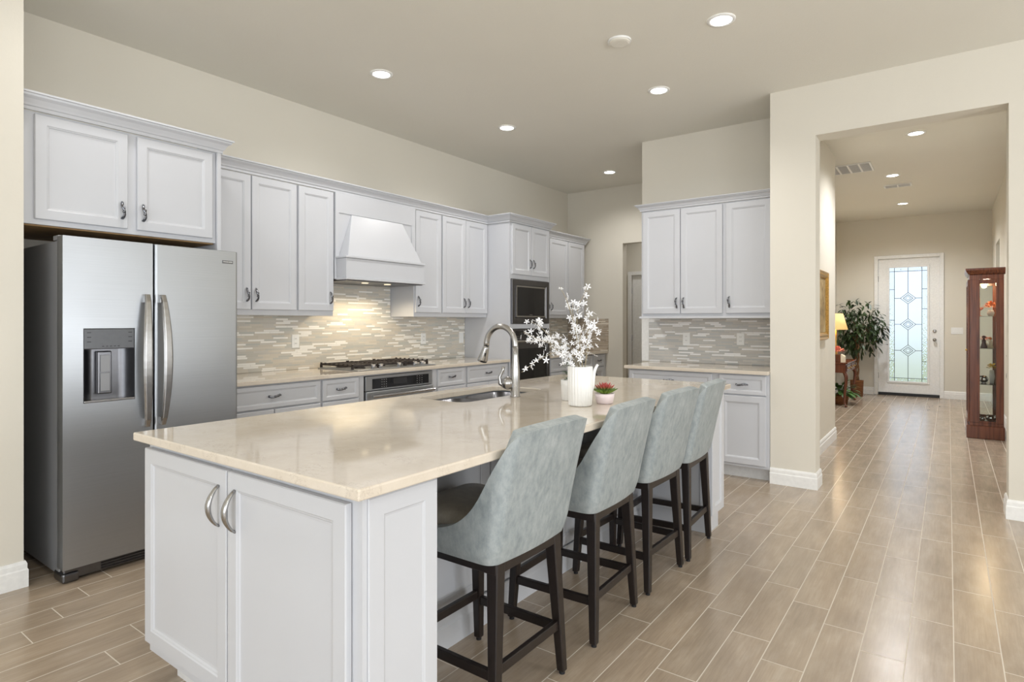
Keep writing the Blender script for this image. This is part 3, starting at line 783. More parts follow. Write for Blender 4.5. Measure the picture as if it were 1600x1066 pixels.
def text(body, size, loc, rot, mat, parent, name='lettering'):
    cu = bpy.data.curves.new(name, 'FONT'); cu.body = body; cu.size = size; cu.extrude = .0003; cu.align_x = 'CENTER'; cu.align_y = 'CENTER'
    o = bpy.data.objects.new(name, cu); COL.objects.link(o); me = bpy.data.meshes.new_from_object(o.evaluated_get(bpy.context.evaluated_depsgraph_get()))
    bpy.data.objects.remove(o); o = bpy.data.objects.new(name, me); COL.objects.link(o); o.parent = parent; o.location = Vector(loc) - root_loc(parent); o.rotation_euler = rot
    me.materials.clear(); me.materials.append(M[mat]); return o
text('FRIGIDAIRE', .0115, (FX + .0034, 1.9015, 1.685), (R(90), 0, R(90)), 'plastic', bd)

# ------------------------------------------------------------ nook (back wall of the kitchen, right)
YW = 5.798
t = thing('wall_cabinet', (-1.82, YW, 1.37), 'white three-door wall cabinet in the nook by the hallway pier', 'cabinet')
bm = BM(); box(bm, -2.445, -1.181, 5.495, YW, 1.37, 2.405); obj('body', bm, 'cab', t, bevel=.0015)
bm = BM(); box(bm, -2.40, -1.20, 5.51, 5.79, 1.362, 1.3695); tag(obj('underside', bm, 'raw', t), 'unpainted underside')
bm = BM(); box(bm, -2.460, -1.181, 5.468, 5.495, 1.352, 1.372); obj('light_rail', bm, 'cab', t, bevel=.003)
f = face_pt('y', 5.475, -1)
for a, b, s_ in ((-2.425, -2.050, 'r'), (-2.042, -1.655, 'l'), (-1.622, -1.235, 'l')):
    d = shutter('door', t, f, a, b, 1.398, 2.392); pull(d, (b - .03 if s_ == 'r' else a + .03, 5.475, 1.50), '-y')
bm = BM(); sweep(bm, [(-2.445, 5.79), (-2.445, 5.492), (-1.181, 5.492)], [(o_ * .85, 2.4065 + (z_ - 2.409) * .72) for o_, z_ in CR])
tag(obj('crown_moulding', bm, 'cab'), 'white crown moulding on top of the nook cabinet', 'moulding')
t = thing('base_cabinet', (-1.82, YW, 0), 'white base cabinet in the nook under the mosaic, beside the pier', 'cabinet')
bm = BM(); box(bm, -2.430, -1.181, 5.168, YW, .105, .883); obj('body', bm, 'cab', t, bevel=.0015)
bm = BM(); box(bm, -2.425, -1.181, 5.245, YW, 0, .105); obj('toe_kick', bm, 'cabdark', t)
f = face_pt('y', 5.148, -1)
for a, b in ((-2.415, -1.645), (-1.582, -1.205)):
    d = shutter('drawer', t, f, a, b, .712, .872, DRAW); pull(d, ((a + b) / 2, 5.148, .795), '-y', True)
for a, b, s_ in ((-2.415, -2.034, 'r'), (-2.028, -1.645, 'l'), (-1.582, -1.205, 'l')):
    d = shutter('door', t, f, a, b, .13, .700)
    if a < -1.7: pull(d, (b - .03 if s_ == 'r' else a + .03, 5.148, .60), '-y')
top('countertop', 'beige quartz countertop in the nook beside the hallway pier', [(-2.455, -1.180, 5.118, YW, .884, .914)])
splash('grey strip mosaic backsplash in the nook by the pier', 'mosX', (-2.495, -1.181, 5.789, 5.7985, .9155, 1.3605))
bm = BM(); box(bm, -2.575, -2.497, 5.7895, 5.7985, .9155, 1.361); tag(obj('wall_end_strip', bm, 'trim'), 'narrow white strip of wall at the left end of the nook mosaic', 'panel')  # bare wall end beside the mosaic, drawn as a thin white strip
outlet('white outlet in the nook mosaic, the left one', 'y', 5.789, -1, -2.10, 1.155)
outlet('white outlet in the nook mosaic, the right one nearer the pier', 'y', 5.789, -1, -1.578, 1.157)

# ------------------------------------------------------------ island
t = thing('kitchen_island', (-1.78, 2.46, 0), 'white panelled island base with two doors on its near end', 'island')
bm = BM(); box(bm, -2.385, -1.652, .982, 2.20, .105, .883); box(bm, -2.385, -1.652, 3.05, 3.955, .105, .883); box(bm, -2.385, -2.34, 2.20, 3.05, .105, .883); box(bm, -1.90, -1.652, 2.20, 3.05, .105, .883); box(bm, -2.34, -1.90, 2.20, 3.05, .105, .60)
obj('body', bm, 'cab', t)
bm = BM(); box(bm, -2.32, -1.67, 1.05, 3.90, 0, .105); box(bm, -1.67, -1.20, 1.05, 1.24, 0, .105); obj('toe_kick', bm, 'cabdark', t)
bm = BM(); box(bm, -1.652, -1.188, .982, 1.252, .105, .883); obj('near_pier', bm, 'cab', t)
bm = BM(); box(bm, -1.652, -1.198, 3.705, 3.955, .105, .883); box(bm, -1.66, -1.205, 3.705, 3.90, 0, .105); obj('far_pier', bm, 'cab', t)
f = face_pt('y', .960, -1)
for a, b, s_ in ((-2.376, -1.804, 'r'), (-1.796, -1.226, 'l')):
    d = shutter('door', t, f, a, b, .149, .858); pull(d, (-1.848 if s_ == 'r' else -1.752, .960, .742), '-y', style='arch')
shutter('end_panel', t, face_pt('x', -1.182, 1), .998, 1.250, .11, .870, DOOR, t=.005)
shutter('end_panel', t, face_pt('x', -1.182, 1), 3.715, 3.950, .11, .870, DOOR, t=.015)
shutter('end_panel', t, face_pt('y', 3.700, -1), -1.64, -1.205, .11, .870, DOOR, t=.004)
for a, b in ((1.27, 2.07), (2.08, 2.88), (2.89, 3.69)):
    shutter('back_panel', t, face_pt('x', -1.640, 1), a, b, .135, .870, DOOR, t=.011)
bm = BM(); sweep(bm, [(-1.640, 1.26), (-1.640, 3.695)], [(0, 0), (.012, 0), (.012, .09), (.006, .10), (.006, .128), (0, .13)]); obj('plinth', bm, 'cab', t)

# countertop with sink cut-out
bm = BM(); X0, X1, Y0, Y1, Z0, Z1 = -2.412, -1.145, .935, 3.977, .884, .914
sx0, sx1, sy0, sy1 = -2.305, -1.955, 2.255, 3.0
def rrect(x0, x1, y0, y1, r, n=5):
    P = []
    for cx, cy, a0 in ((x1 - r, y1 - r, 0), (x0 + r, y1 - r, 90), (x0 + r, y0 + r, 180), (x1 - r, y0 + r, 270)):
        for k in range(n + 1):
            a = R(a0 + 90 * k / n); P.append((cx + r * math.cos(a), cy + r * math.sin(a)))
    return P
inn = rrect(sx0, sx1, sy0, sy1, .07)
def quadfan(z, flip):
    O = [bm.verts.new((x, y, z)) for x, y in ((X1, Y1), (X0, Y1), (X0, Y0), (X1, Y0))]
    I = [bm.verts.new((x, y, z)) for x, y in inn]; q = len(inn) // 4
    for c in range(4):
        seg = I[c * q:(c + 1) * q]
        for a, b in zip(seg, seg[1:]): bm.faces.new([O[c], a, b])
        bm.faces.new([O[c], seg[-1], I[((c + 1) * q) % len(I)], O[(c + 1) % 4]])
    return O, I
Ot, It = quadfan(Z1, 0); Ob, Ib = quadfan(Z0, 1)
for A, B in ((Ot, Ob), (It, Ib)):
    for k in range(len(A)): bm.faces.new([A[k], A[(k + 1) % len(A)], B[(k + 1) % len(A)], B[k]])
tag(obj('island_countertop', bm, 'quartz', bevel=.005, seg=3), 'large beige quartz island countertop with an undermount sink cut-out', 'countertop')
# sink
t = thing('kitchen_sink', (-2.13, 2.63, .70), 'stainless double-bowl sink set into the island countertop', 'sink')
for a, b in ((2.262, 2.60), (2.632, 2.993)):
    bm = BM(); L = []
    for ins, z in ((-.012, .882), (-.012, .878), (0, .878), (.004, .74), (.03, .715)):
        L.append([bm.verts.new((x, y, z)) for x, y in rrect(sx0 + .004 + ins, sx1 - .004 - ins, a + ins, b - ins, .07)])
    for A, B in zip(L[2:], L[3:]):
        for k in range(len(A)): bm.faces.new([A[k], B[k], B[(k + 1) % len(A)], A[(k + 1) % len(A)]])
    bm.faces.new(L[-1]);
    for r_ in L[:2]:
        for v in r_: bm.verts.remove(v)
    bw = obj('bowl', bm, 'darksteel', t, smooth=True, fix=False)
    md = bw.modifiers.new('solid', 'SOLIDIFY'); md.thickness = .0015
    bm = BM(); lathe(bm, ((sx0 + sx1) / 2, (a + b) / 2, .7155), [(.04, 0), (.04, .002), (.02, .003), (.001, .003)], 20); obj('drain', bm, 'chrome', bw)
bm = BM(); box(bm, sx0 + .02, sx1 - .02, 2.602, 2.630, .80, .872); obj('divider', bm, 'steel', t, bevel=.006)
# faucet
t = thing('faucet', (-1.892, 2.607, .9145), 'tall brushed nickel gooseneck faucet behind the island sink', 'faucet')
bm = BM(); lathe(bm, (-1.892, 2.607, .9145), [(.029, 0), (.029, .004), (.0245, .008), (.0245, .14), (.0205, .18), (.0170, .22), (.0160, .27)], 24); obj('post', bm, 'nickel', t, smooth=True)
bm = BM(); pts = [(-1.892, 2.607, 1.18)]
for k in range(17):
    a = math.pi * k / 16 * 1.02; pts.append((-1.992 + .10 * math.cos(a), 2.607, 1.19 + .105 * math.sin(a)))
tube(bm, pts, .0160, 16); obj('spout', bm, 'nickel', t, smooth=True)
bm = BM(); e = Vector(pts[-1]); dr_ = (Vector((-2.122, 2.607, 1.100)) - e).normalized()
tube(bm, [e - dr_ * -.0, e + dr_ * .012, e + dr_ * .02, e + dr_ * .080, e + dr_ * .092], [.0165, .0185, .0195, .029, .027], 20); sp = obj('spray_head', bm, 'nickel', t, smooth=True)
bm = BM(); p = e + dr_ * .04 + Vector((.016, -.012, 0)); tube(bm, [p, p + dr_ * .022], .006, 8); tag(obj('button', bm, 'black', sp), 'black button')
bm = BM(); bmesh.ops.create_uvsphere(bm, u_segments=20, v_segments=14, radius=.036); bmesh.ops.translate(bm, verts=bm.verts, vec=(-1.925, 2.586, .988)); lv = obj('lever_hub', bm, 'nickel', t, smooth=True)
bm = BM(); tube(bm, [(-1.935, 2.578, .965), (-1.962, 2.566, .985), (-1.966, 2.564, 1.02), (-1.950, 2.572, 1.055), (-1.946, 2.573, 1.075)], [.010, .012, .009, .008, .010], 10); obj('lever', bm, 'nickel', lv, smooth=True)

# ------------------------------------------------------------ decor on the island
t = thing('pitcher', (-1.440, 2.520, .9145), 'tall white ribbed pitcher holding white blossom branches', 'pitcher')
bm = BM(); fl = lambda a: .035 * abs(math.sin(a * 12)) - .018
lathe(bm, (-1.440, 2.520, .9145), [(.051, 0), (.056, .004), (.061, .10), (.060, .188), (.057, .190), (.054, .186), (.055, .10), (.050, .02)], 96, fl); obj('body', bm, 'white', t, smooth=False)
bm = BM(); rx, ry = .806, .592
def pt(r_, z, d=0.): return (-1.440 + rx * r_ - ry * d, 2.520 + ry * r_ + rx * d, .9145 + z)
tube(bm, [pt(.056, .07), pt(.061, .10), pt(.064, .135), pt(.069, .165), pt(.077, .185), pt(.086, .198)], [.008, .010, .009, .008, .007, .006], 10); obj('handle', bm, 'white', t, smooth=True)
# branches and blossoms
def blossom_mesh():
    bm = BM()
    for k in range(5):
        a = 2 * math.pi * k / 5; c, s = math.cos(a), math.sin(a)
        P = [(0, 0, 0), (.006, -.0030, .002), (.013, -.0036, .004), (.020, 0, .003), (.013, .0036, .004), (.006, .0030, .002)]
        bm.faces.new([bm.verts.new((x * c - y * s, x * s + y * c, z)) for x, y, z in P])
    for v in bm.verts: v.co *= .82
    me = bpy.data.meshes.new('blossom'); bm.to_mesh(me); bm.free(); me.materials.append(M['petal']); return me
M['petal'] = plain('white_petals', sr(248, 249, 252), .6, var=.02)
M['twig'] = plain('twig', sr(150, 140, 118), .7)
BLM = blossom_mesh()
arr = thing('blossom_branches', (-1.440, 2.520, .95), 'spray of white star-shaped artificial blossoms in the white pitcher', 'flowers')
count = 0; rest = BM()
def catmull(P, n=8):
    P = [Vector(p) for p in P]; P = [2 * P[0] - P[1]] + P + [2 * P[-1] - P[-2]]; out = []
    for i in range(1, len(P) - 2):
        for k in range(n):
            t_ = k / n; a, b, c, d = P[i - 1:i + 3]
            out.append(.5 * ((2 * b) + (c - a) * t_ + (2 * a - 5 * b + 4 * c - d) * t_ ** 2 + (3 * b - a - 3 * c + d) * t_ ** 3))
    out.append(P[-2]); return out
# (reach to the right of the view, height above the rim, depth) for each branch
BR = [
    ([(-.005, -.03, 0), (-.04, .05, .0), (-.12, .10, -.02), (-.20, .13, -.05), (-.275, .165, -.06)], 22, .035),
    ([(-.01, -.03, .02), (-.05, .06, .03), (-.13, .13, .05), (-.19, .19, .06), (-.235, .215, .07)], 20, .035),
    ([(-.02, -.03, -.02), (-.06, .04, -.03), (-.11, .07, -.03), (-.20, .035, -.05), (-.285, -.025, -.06)], 15, .014),
    ([(0, -.03, 0), (-.03, .07, .01), (-.08, .11, .03), (-.16, .12, .05), (-.26, .12, .04)], 20, .032),
    ([(.0, -.03, .01), (-.01, .08, .02), (-.02, .18, .02), (-.035, .27, .02), (-.03, .315, .02)], 18, .024),
    ([(.02, -.03, 0), (.03, .08, -.02), (.03, .16, -.03), (.045, .22, -.03), (.035, .27, -.04)], 20, .032),
    ([(.02, -.03, .02), (.04, .05, .05), (.05, .12, .06), (.06, .17, .06)], 16, .030),
    ([(.01, -.03, -.02), (.0, .06, -.05), (-.01, .13, -.06), (.01, .2, -.06)], 16, .035),
    ([(-.01, -.03, .0), (-.06, .03, .0), (-.10, .07, -.05), (-.15, .10, -.07)], 16, .035),
    ([(.0, -.03, .0), (-.01, .15, .04), (-.005, .28, .05), (.025, .35, .05), (.045, .40, .05)], 8, .028),
    ([(.0, -.03, .0), (-.02, .15, -.01), (-.06, .30, -.02), (-.10, .385, -.02)], 6, .014),
]
for P, nb, spread in BR:
    path = catmull([pt(a, .19 + b, d) for a, b, d in P])
    bm = BM(); tube(bm, path, [.0028 * (1 - .6 * k / len(path)) for k in range(len(path))], 6); br = obj('branch', bm, 'twig', arr, smooth=True)
    nb = int(nb * 1.45)
    for k in range(nb):
        s = .30 + .70 * (k + random.random() * .6) / nb; q = path[min(len(path) - 1, int(s * (len(path) - 1)))]
        off = Vector((random.gauss(0, 1), random.gauss(0, 1), random.gauss(0, 1))) * spread * .68
        if k >= nb - 1: off *= .1
        m4 = Matrix.Translation(q + off) @ Matrix.Rotation(random.uniform(0, 6.3), 4, 'Z') @ Matrix.Rotation(random.uniform(.4, 1.7), 4, 'X') @ Matrix.Rotation(random.uniform(0, 6.3), 4, 'Z') @ Matrix.Scale(random.uniform(.8, 1.25), 4)
        if count < 98 and k % 2 == 0:
            o = bpy.data.objects.new('blossom', BLM); COL.objects.link(o); o.parent = br
            o.matrix_local = Matrix.Translation(-root_loc(br)) @ m4; count += 1
        else:
            tmp = BM(); tmp.from_mesh(BLM); bmesh.ops.transform(tmp, matrix=m4, verts=tmp.verts[:])
            me_ = bpy.data.meshes.new('x'); tmp.to_mesh(me_); tmp.free(); rest.from_mesh(me_); bpy.data.meshes.remove(me_)
tag(obj('remaining_blossoms', rest, 'petal', arr, fix=False), kind='stuff')
# succulent and small pot
def leafmesh(bm, base_, dirv, L, W, bend=.3, up=Vector((0, 0, 1)), thick=False):
    d = Vector(dirv).normalized(); s = d.cross(up)
    if s.length < 1e-3: s = Vector((1, 0, 0))
    s.normalize(); n = s.cross(d); b = Vector(base_); rows = []
    for k, w_ in ((0, .15), (.3, .8), (.6, 1.), (.85, .55), (1., .02)):
        c = b + d * (L * k) - n * 0 + Vector((0, 0, -bend * L * k * k)); rows.append((c - s * W * w_ / 2, c + s * W * w_ / 2))
    V = [(bm.verts.new(a), bm.verts.new(c)) for a, c in rows]
    for A, B in zip(V, V[1:]): bm.faces.new([A[0], A[1], B[1], B[0]])
def mat_succ():
    t = NT('succulent_leaf'); z = t.sep(t.co())[2]
    t.col(t.ramp(t.math('MULTIPLY', z, 10.), [(.58, sr(130, 155, 65)), (.72, sr(80, 110, 50)), (.86, sr(170, 72, 66))])); t.set(Roughness=.45); return t.m
M['succ'] = mat_succ()
sc_ = (-1.378, 2.655)
t = thing('succulent_pot', (*sc_, .9145), 'small pinkish-white bowl of green and red succulent beside the pitcher', 'potted plant')
bm = BM(); lathe(bm, (*sc_, .9145), [(.036, 0), (.041, .004), (.047, .03), (.049, .050), (.046, .050), (.044, .044)], 32); obj('bowl', bm, 'pink_ceramic', t, smooth=True)
bm = BM()
for ring_n, L, el in ((12, .062, 22), (11, .058, 42), (8, .055, 62), (4, .05, 82)):
    for k in range(ring_n):
        a = 2 * math.pi * (k + random.random() * .4) / ring_n; e_ = R(el)
        p0 = Vector((sc_[0], sc_[1], .962)); d = Vector((math.cos(a) * math.cos(e_), math.sin(a) * math.cos(e_), math.sin(e_)))
        tube(bm, [p0, p0 + d * L * .35, p0 + d * L * .75, p0 + d * L * 1.15], [.003, .0075, .006, .0006], 6)
tag(obj('succulent', bm, 'succ', t), 'green rosette with red tips')
sp_ = (-1.588, 2.655)
t = thing('small_plant_pot', (*sp_, .9145), 'small white cup with a little green plant, half hidden behind the pitcher', 'potted plant')
bm = BM(); lathe(bm, (*sp_, .9145), [(.031, 0), (.034, .004), (.038, .08), (.039, .105), (.036, .105), (.034, .098)], 28); obj('cup', bm, 'white', t, smooth=True)
bm = BM()
for k in range(70):
    a = random.uniform(0, 6.28); z = random.uniform(0, .09); leafmesh(bm, (sp_[0] + .01 * math.cos(a), sp_[1] + .01 * math.sin(a), 1.012 + z), (math.cos(a), math.sin(a), random.uniform(.2, 1.)), .03, .011)
M['sprig'] = plain('dull_green_leaf', sr(105, 122, 100), .6, var=.25, nscale=60)
obj('foliage', bm, 'sprig', t, fix=False)

# ------------------------------------------------------------ bar stools
def make_stool():
    t = thing('bar_stool', (0, 0, 0), 'x', 'bar stool', 'counter stools along the island')
    def leg(sx, sy):
        bm = BM(); bars(bm, (sx * .202, sy * .206, .012), (sx * .180, sy * .170, .545), (.030, .030), (.046, .046))
        o = obj('leg', bm, 'espresso', t, bevel=.004)
        bm = BM(); lathe(bm, (sx * .202, sy * .206, 0), [(.011, 0), (.011, .012)], 12); tag(obj('foot_glide', bm, 'rubber', o), 'black foot glide')
    for sx in (-1, 1):
        for sy in (-1, 1): leg(sx, sy)
    bm = BM()
    for sy in (-1, 1): box(bm, -.20, .20, sy * .182 - .014, sy * .182 + .014, .500, .546)
    for sx in (-1, 1): box(bm, sx * .188 - .014, sx * .188 + .014, -.168, .168, .500, .546)
    obj('apron', bm, 'espresso', t, bevel=.003)
    for sy in (-1, 1):
        bm = BM(); bars(bm, (-.180, sy * .194, .175), (.180, sy * .194, .175), (.020, .034)); obj('stretcher', bm, 'espresso', t, bevel=.003)
    for sx in (-1, 1):
        bm = BM(); z = .19 if sx > 0 else .20
        bars(bm, (sx * .193, -.18, z), (sx * .193, .18, z), (.020, .034)); obj('stretcher', bm, 'espresso', t, bevel=.003)
    # shell: U-shaped wrap, top edge falling from the back to low sides
    bm = BM(); hw = .238; xb = .222; rc = .046; N = 9
    plan = []   # (x, y, lean weight, top z)
    def ztop(x):
        pts = [(-.20, .605), (-.08, .612), (.0, .628), (.06, .648), (.08, .672), (.12, .703), (.150, .765), (.168, .835)]
        if x <= pts[0][0]: return pts[0][1]
        for (a, b), (c, d) in zip(pts, pts[1:]):
            if x <= c: return b + (d - b) * (x - a) / (c - a)
        return pts[-1][1]
    side = [-.20, -.14, -.08, -.02, .03, .07, .105, .14, .168]
    for x in side: plan.append((x, -hw, ztop(x)))
    for k, zt in zip(range(1, 7), (.885, .922, .946, .959, .966, .970)):
        a = -90 + 90 * k / 6; plan.append((xb - rc + rc * math.cos(R(a)), -hw + rc + rc * math.sin(R(a)), zt))
    ym = [-.12, -.06, 0, .06, .12]
    for y in ym: plan.append((xb + .010 * (1 - (y / .192) ** 2), y, None))
    full = plan + [(x, -y, z) for x, y, z in plan[:15][::-1]]
    rows = []
    for i, (x, y, z1) in enumerate(full):
        if z1 is None:
            z1 = .972 + .004 * math.cos(y / .192 * 1.4)
        col_ = []
        for k in range(N + 1):
            s = k / N; z = .539 + (z1 - .539) * s
            w_ = max(0., (x - .02) / (xb - .02)); lean = .094 * max(0, (z - .56) / .43) ** 1.15 * min(1, w_)
            flare = 1 + .03 * max(0, (z - .55) / .43)
            under = .012 * (1 - min(1, (z - .539) / .03)) 
            col_.append(bm.verts.new((x + lean - under * (1 if x > .15 else 0), y * flare - math.copysign(under, y) * (abs(y) > .1), z)))
        rows.append(col_)
    for A, B in zip(rows, rows[1:]):
        for k in range(N): bm.faces.new([A[k], B[k], B[k + 1], A[k + 1]])
    sh = obj('backrest', bm, 'leather', t, smooth=True)
    md = sh.modifiers.new('solid', 'SOLIDIFY'); md.thickness = .042; md.offset = -1
    md = sh.modifiers.new('bevel', 'BEVEL'); md.width = .014; md.segments = 3; md.limit_method = 'ANGLE'; md.angle_limit = R(50)
    md = sh.modifiers.new('sub', 'SUBSURF'); md.levels = 1; md.render_levels = 1
    # seat cushion
    bm = BM(); Ls = []
    for ins, z in ((.012, .5475), (.0, .565), (.0, .615), (.006, .645), (.025, .662), (.08, .668)):
        Ls.append([bm.verts.new((x, y, z)) for x, y in rrect(-.235 + ins, .168 - ins * .5, -.190 + ins, .190 - ins, .05)])
    bm.faces.new(Ls[0][::-1])
    for A, B in zip(Ls, Ls[1:]):
        for k in range(len(A)): bm.faces.new([A[k], A[(k + 1) % len(A)], B[(k + 1) % len(A)], B[k]])
    bm.faces.new(Ls[-1]); tag(obj('seat', bm, 'seat', t, smooth=True), 'dark taupe leather seat cushion')
    return t
st = make_stool()
SL = [(1.705, 'grey-blue leather bar stool nearest the camera, its dark seat showing'),
      (2.343, 'grey-blue leather bar stool, second from the near end of the island'),
      (2.915, 'grey-blue leather bar stool, third from the near end of the island'),
      (3.413, 'grey-blue leather bar stool at the far end of the island')]
for k, (y, lb) in enumerate(SL):
    rz = (0, R(2), R(-1), R(3))[k]
    if k == 0: st.location = (-1.372, y, 0); st['label'] = lb
    else: dup(st, (-1.370, y, 0), None, lb, rz)

# ------------------------------------------------------------ ceiling fittings
def make_can():
    t = thing('recessed_ceiling_light', (0, 0, 0), 'x', 'ceiling light', 'recessed ceiling lights')
    bm = BM(); seg = 36; rg = []
    for r_, z in ((.086, -.0005), (.084, -.006), (.066, -.008), (.062, -.002)):
        rg.append([bm.verts.new((r_ * math.cos(2 * math.pi * s / seg), r_ * math.sin(2 * math.pi * s / seg), z)) for s in range(seg)])
    for A, B in zip(rg, rg[1:]):
        for s in range(seg): bm.faces.new([A[s], A[(s + 1) % seg], B[(s + 1) % seg], B[s]])
    obj('trim_ring', bm, 'trim', t, smooth=True)
    bm = BM(); lathe(bm, (0, 0, -.004), [(.0625, 0), (.0625, .002)], 32); tag(obj('lens', bm, 'lamp_on', t), 'glowing white lens')
    return t
can = make_can()
CANS = [(-3.449, 3.033, 'recessed light in the kitchen ceiling above the left wall, nearest the refrigerator'),
        (-3.429, 4.587, 'recessed light in the kitchen ceiling, middle of the left-hand row'),
        (-3.412, 6.707, 'small-looking recessed light in the ceiling near the back wall corner'),
        (-1.135, 3.736, 'largest-looking recessed light, near the top of the picture right of the detector'),
        (-1.885, 4.572, 'recessed light in the ceiling in front of the nook cabinets'),
        (-.261, 7.117, 'recessed hallway light nearest the opening'),
        (-.576, 8.99, 'recessed hallway light between the return grille and the small vent'),
        (-.583, 11.221, 'recessed hallway light nearest the front door')]
for k, (x, y, lb) in enumerate(CANS):
    if k == 0: can.location = (x, y, H); can['label'] = lb
    else: dup(can, (x, y, H), None, lb)
    l = bpy.data.lights.new('downlight', 'SPOT'); l.energy = (50, 50, 50, 34, 50, 150, 150, 150)[k]; l.color = (1, .975, .945) if k < 5 else (.98, .985, 1); l.spot_size = R(150); l.spot_blend = .8; l.shadow_soft_size = .06
    o = bpy.data.objects.new('downlight', l); COL.objects.link(o); o.location = (x, y, H - .02)
for x, y in ((-3.45, 1.48), (-.9, .6), (1.6, .6), (1.9, 2.4), (-.9, -2.2), (1.6, -2.2), (-3.4, 8.25)):   # added unseen lamps to brighten the near-left kitchen, great room and back hall
    l = bpy.data.lights.new('downlight', 'SPOT'); l.energy = 30 if x == -3.45 else 46; l.color = (1, .975, .945); l.spot_size = R(150); l.spot_blend = .8; l.shadow_soft_size = .08
    o = bpy.data.objects.new('downlight', l); COL.objects.link(o); o.location = (x, y, H - .02)
t = thing('ceiling_detector', (-1.764, 3.611, H), 'flat round white detector cover on the kitchen ceiling', 'detector')
bm = BM(); lathe(bm, (-1.764, 3.611, H - .022), [(.055, 0), (.068, .004), (.070, .016), (.070, .0215)], 36); obj('cover', bm, 'ceil', t, smooth=False, bevel=.002)
bm = BM(); lathe(bm, (-1.764, 3.611, H - .012), [(.076, 0), (.078, .0115)], 36); obj('base_ring', bm, 'trim', t)
def vent(label, x0, x1, y0, y1, cells):
    t = thing('ceiling_vent', ((x0 + x1) / 2, (y0 + y1) / 2, H), label, 'vent')
    bm = BM(); z0, z1 = H - .012, H - .0005; w_ = .018
    box(bm, x0, x1, y0, y0 + w_, z0, z1); box(bm, x0, x1, y1 - w_, y1, z0, z1)
    for k in range(cells + 1):
        c = x0 + (x1 - x0 - w_) * k / cells; box(bm, c, c + w_, y0 + w_, y1 - w_, z0, z1)
    obj('frame', bm, 'trim', t)
    bm = BM(); n = int((y1 - y0) / .022)
    for k in range(1, n): box(bm, x0 + .01, x1 - .01, y0 + (y1 - y0) * k / n - .004, y0 + (y1 - y0) * k / n + .005, H - .009, H - .002)
    obj('slats', bm, 'cabdark', t)
    bm = BM(); box(bm, x0 + .01, x1 - .01, y0 + .01, y1 - .01, H - .0018, H - .0004); tag(obj('backing', bm, 'slot', t), 'dark opening')
vent('large white return-air grille in the hallway ceiling by the left wall', -1.33, -.735, 8.06, 8.52, 5)
vent('small white supply vent in the hallway ceiling before the last light', -.72, -.40, 9.58, 9.78, 2)

# ------------------------------------------------------------ hallway furniture
t = thing('framed_painting', (-1.036, 6.62, 1.13), 'gold-framed painting hanging on the left hallway wall', 'painting')
f = face_pt('x', -1.035, 1)
bm = BM(); u0, u1, v0, v1 = 6.12, 6.94, 1.135, 1.838
prof = [(0, .012), (.012, .034), (.030, .026), (.050, .034), (.070, .018), (.078, .008)]
rings(bm, f, u0, u1, v0, v1, prof, 0); obj('frame', bm, 'gold', t)
bm = BM(); rings(bm, f, u0 + .079, u1 - .079, v0 + .079, v1 - .079, [(0, .0115)], .0085); obj('canvas', bm, 'canvas', t)

outlet('white triple switch plate on the entry wall right of the front door', 'y', 12.66, -1, .118, 1.165, 'switch', n=3)

# console table
t = thing('console_table', (-1.49, 11.0, 0), 'cherry wood console table with curved legs against the foyer left wall', 'table')
tx0, tx1, ty0, ty1, tz = -1.690, -1.262, 10.42, 11.52, .690
bm = BM(); box(bm, tx0, tx1 + .012, ty0 - .012, ty1 + .012, tz - .022, tz); obj('tabletop', bm, 'cherry', t, bevel=.006, seg=3)
bm = BM(); box(bm, tx0, tx1 - .012, ty0, ty1, tz - .16, tz - .023); obj('apron', bm, 'cherry', t)
for a in (ty0 + .05, ty0 + .57):
    d = shutter('drawer', t, face_pt('x', tx1, 1), a, a + .46, tz - .145, tz - .04, [(0, -.002), (.004, 0), (.015, 0), (.018, -.003)], 'cherry', .010)
    for q in (.12, .34):
        bm = BM(); bmesh.ops.create_uvsphere(bm, u_segments=12, v_segments=8, radius=.011); bmesh.ops.translate(bm, verts=bm.verts, vec=(tx1 + .010, a + q, tz - .092)); obj('knob', bm, 'brass', d, smooth=True)
for sx, x in ((-1, tx0 + .04), (1, tx1 - .03)):
    for sy, y in ((-1, ty0 + .03), (1, ty1 - .03)):
        bm = BM(); P = catmull([(x, y, tz - .16), (x + sx * .022, y + sy * .022, tz - .24), (x + sx * .004, y + sy * .004, .26), (x - sx * .008, y - sy * .008, .10), (x + sx * .012, y + sy * .012, .03), (x + sx * .02, y + sy * .02, .010)], 5)
        n = len(P); tube(bm, P, [.030 - .019 * min(1, k / (n * .72)) + (.012 if k > n * .88 else 0) for k in range(n)], 10); obj('leg', bm, 'cherry', t, smooth=True)
# table lamp
lx, ly = -1.475, 10.88
t = thing('table_lamp', (lx, ly, tz), 'lit table lamp with a cream shade on the console table', 'lamp')
bm = BM(); lathe(bm, (lx, ly, tz + .0005), [(.07, 0), (.07, .012), (.03, .02), (.018, .05), (.032, .10), (.018, .16), (.014, .30), (.012, .50)], 24); obj('stand', bm, 'brass', t, smooth=True)
bm = BM(); seg = 32; rg = []
for r_, z in ((.175, tz + .505), (.105, tz + .765)):
    rg.append([bm.verts.new((lx + r_ * math.cos(2 * math.pi * s / seg), ly + r_ * math.sin(2 * math.pi * s / seg), z)) for s in range(seg)])
for s in range(seg): bm.faces.new([rg[0][s], rg[0][(s + 1) % seg], rg[1][(s + 1) % seg], rg[1][s]])
o = obj('lamp_shade', bm, 'shade', t, smooth=True); md = o.modifiers.new('s', 'SOLIDIFY'); md.thickness = .002
l = bpy.data.lights.new('lamp_bulb', 'POINT'); l.energy = 9; l.color = (1, .78, .48); l.shadow_soft_size = .04
o = bpy.data.objects.new('lamp_bulb', l); COL.objects.link(o); o.location = (lx, ly, tz + .80)
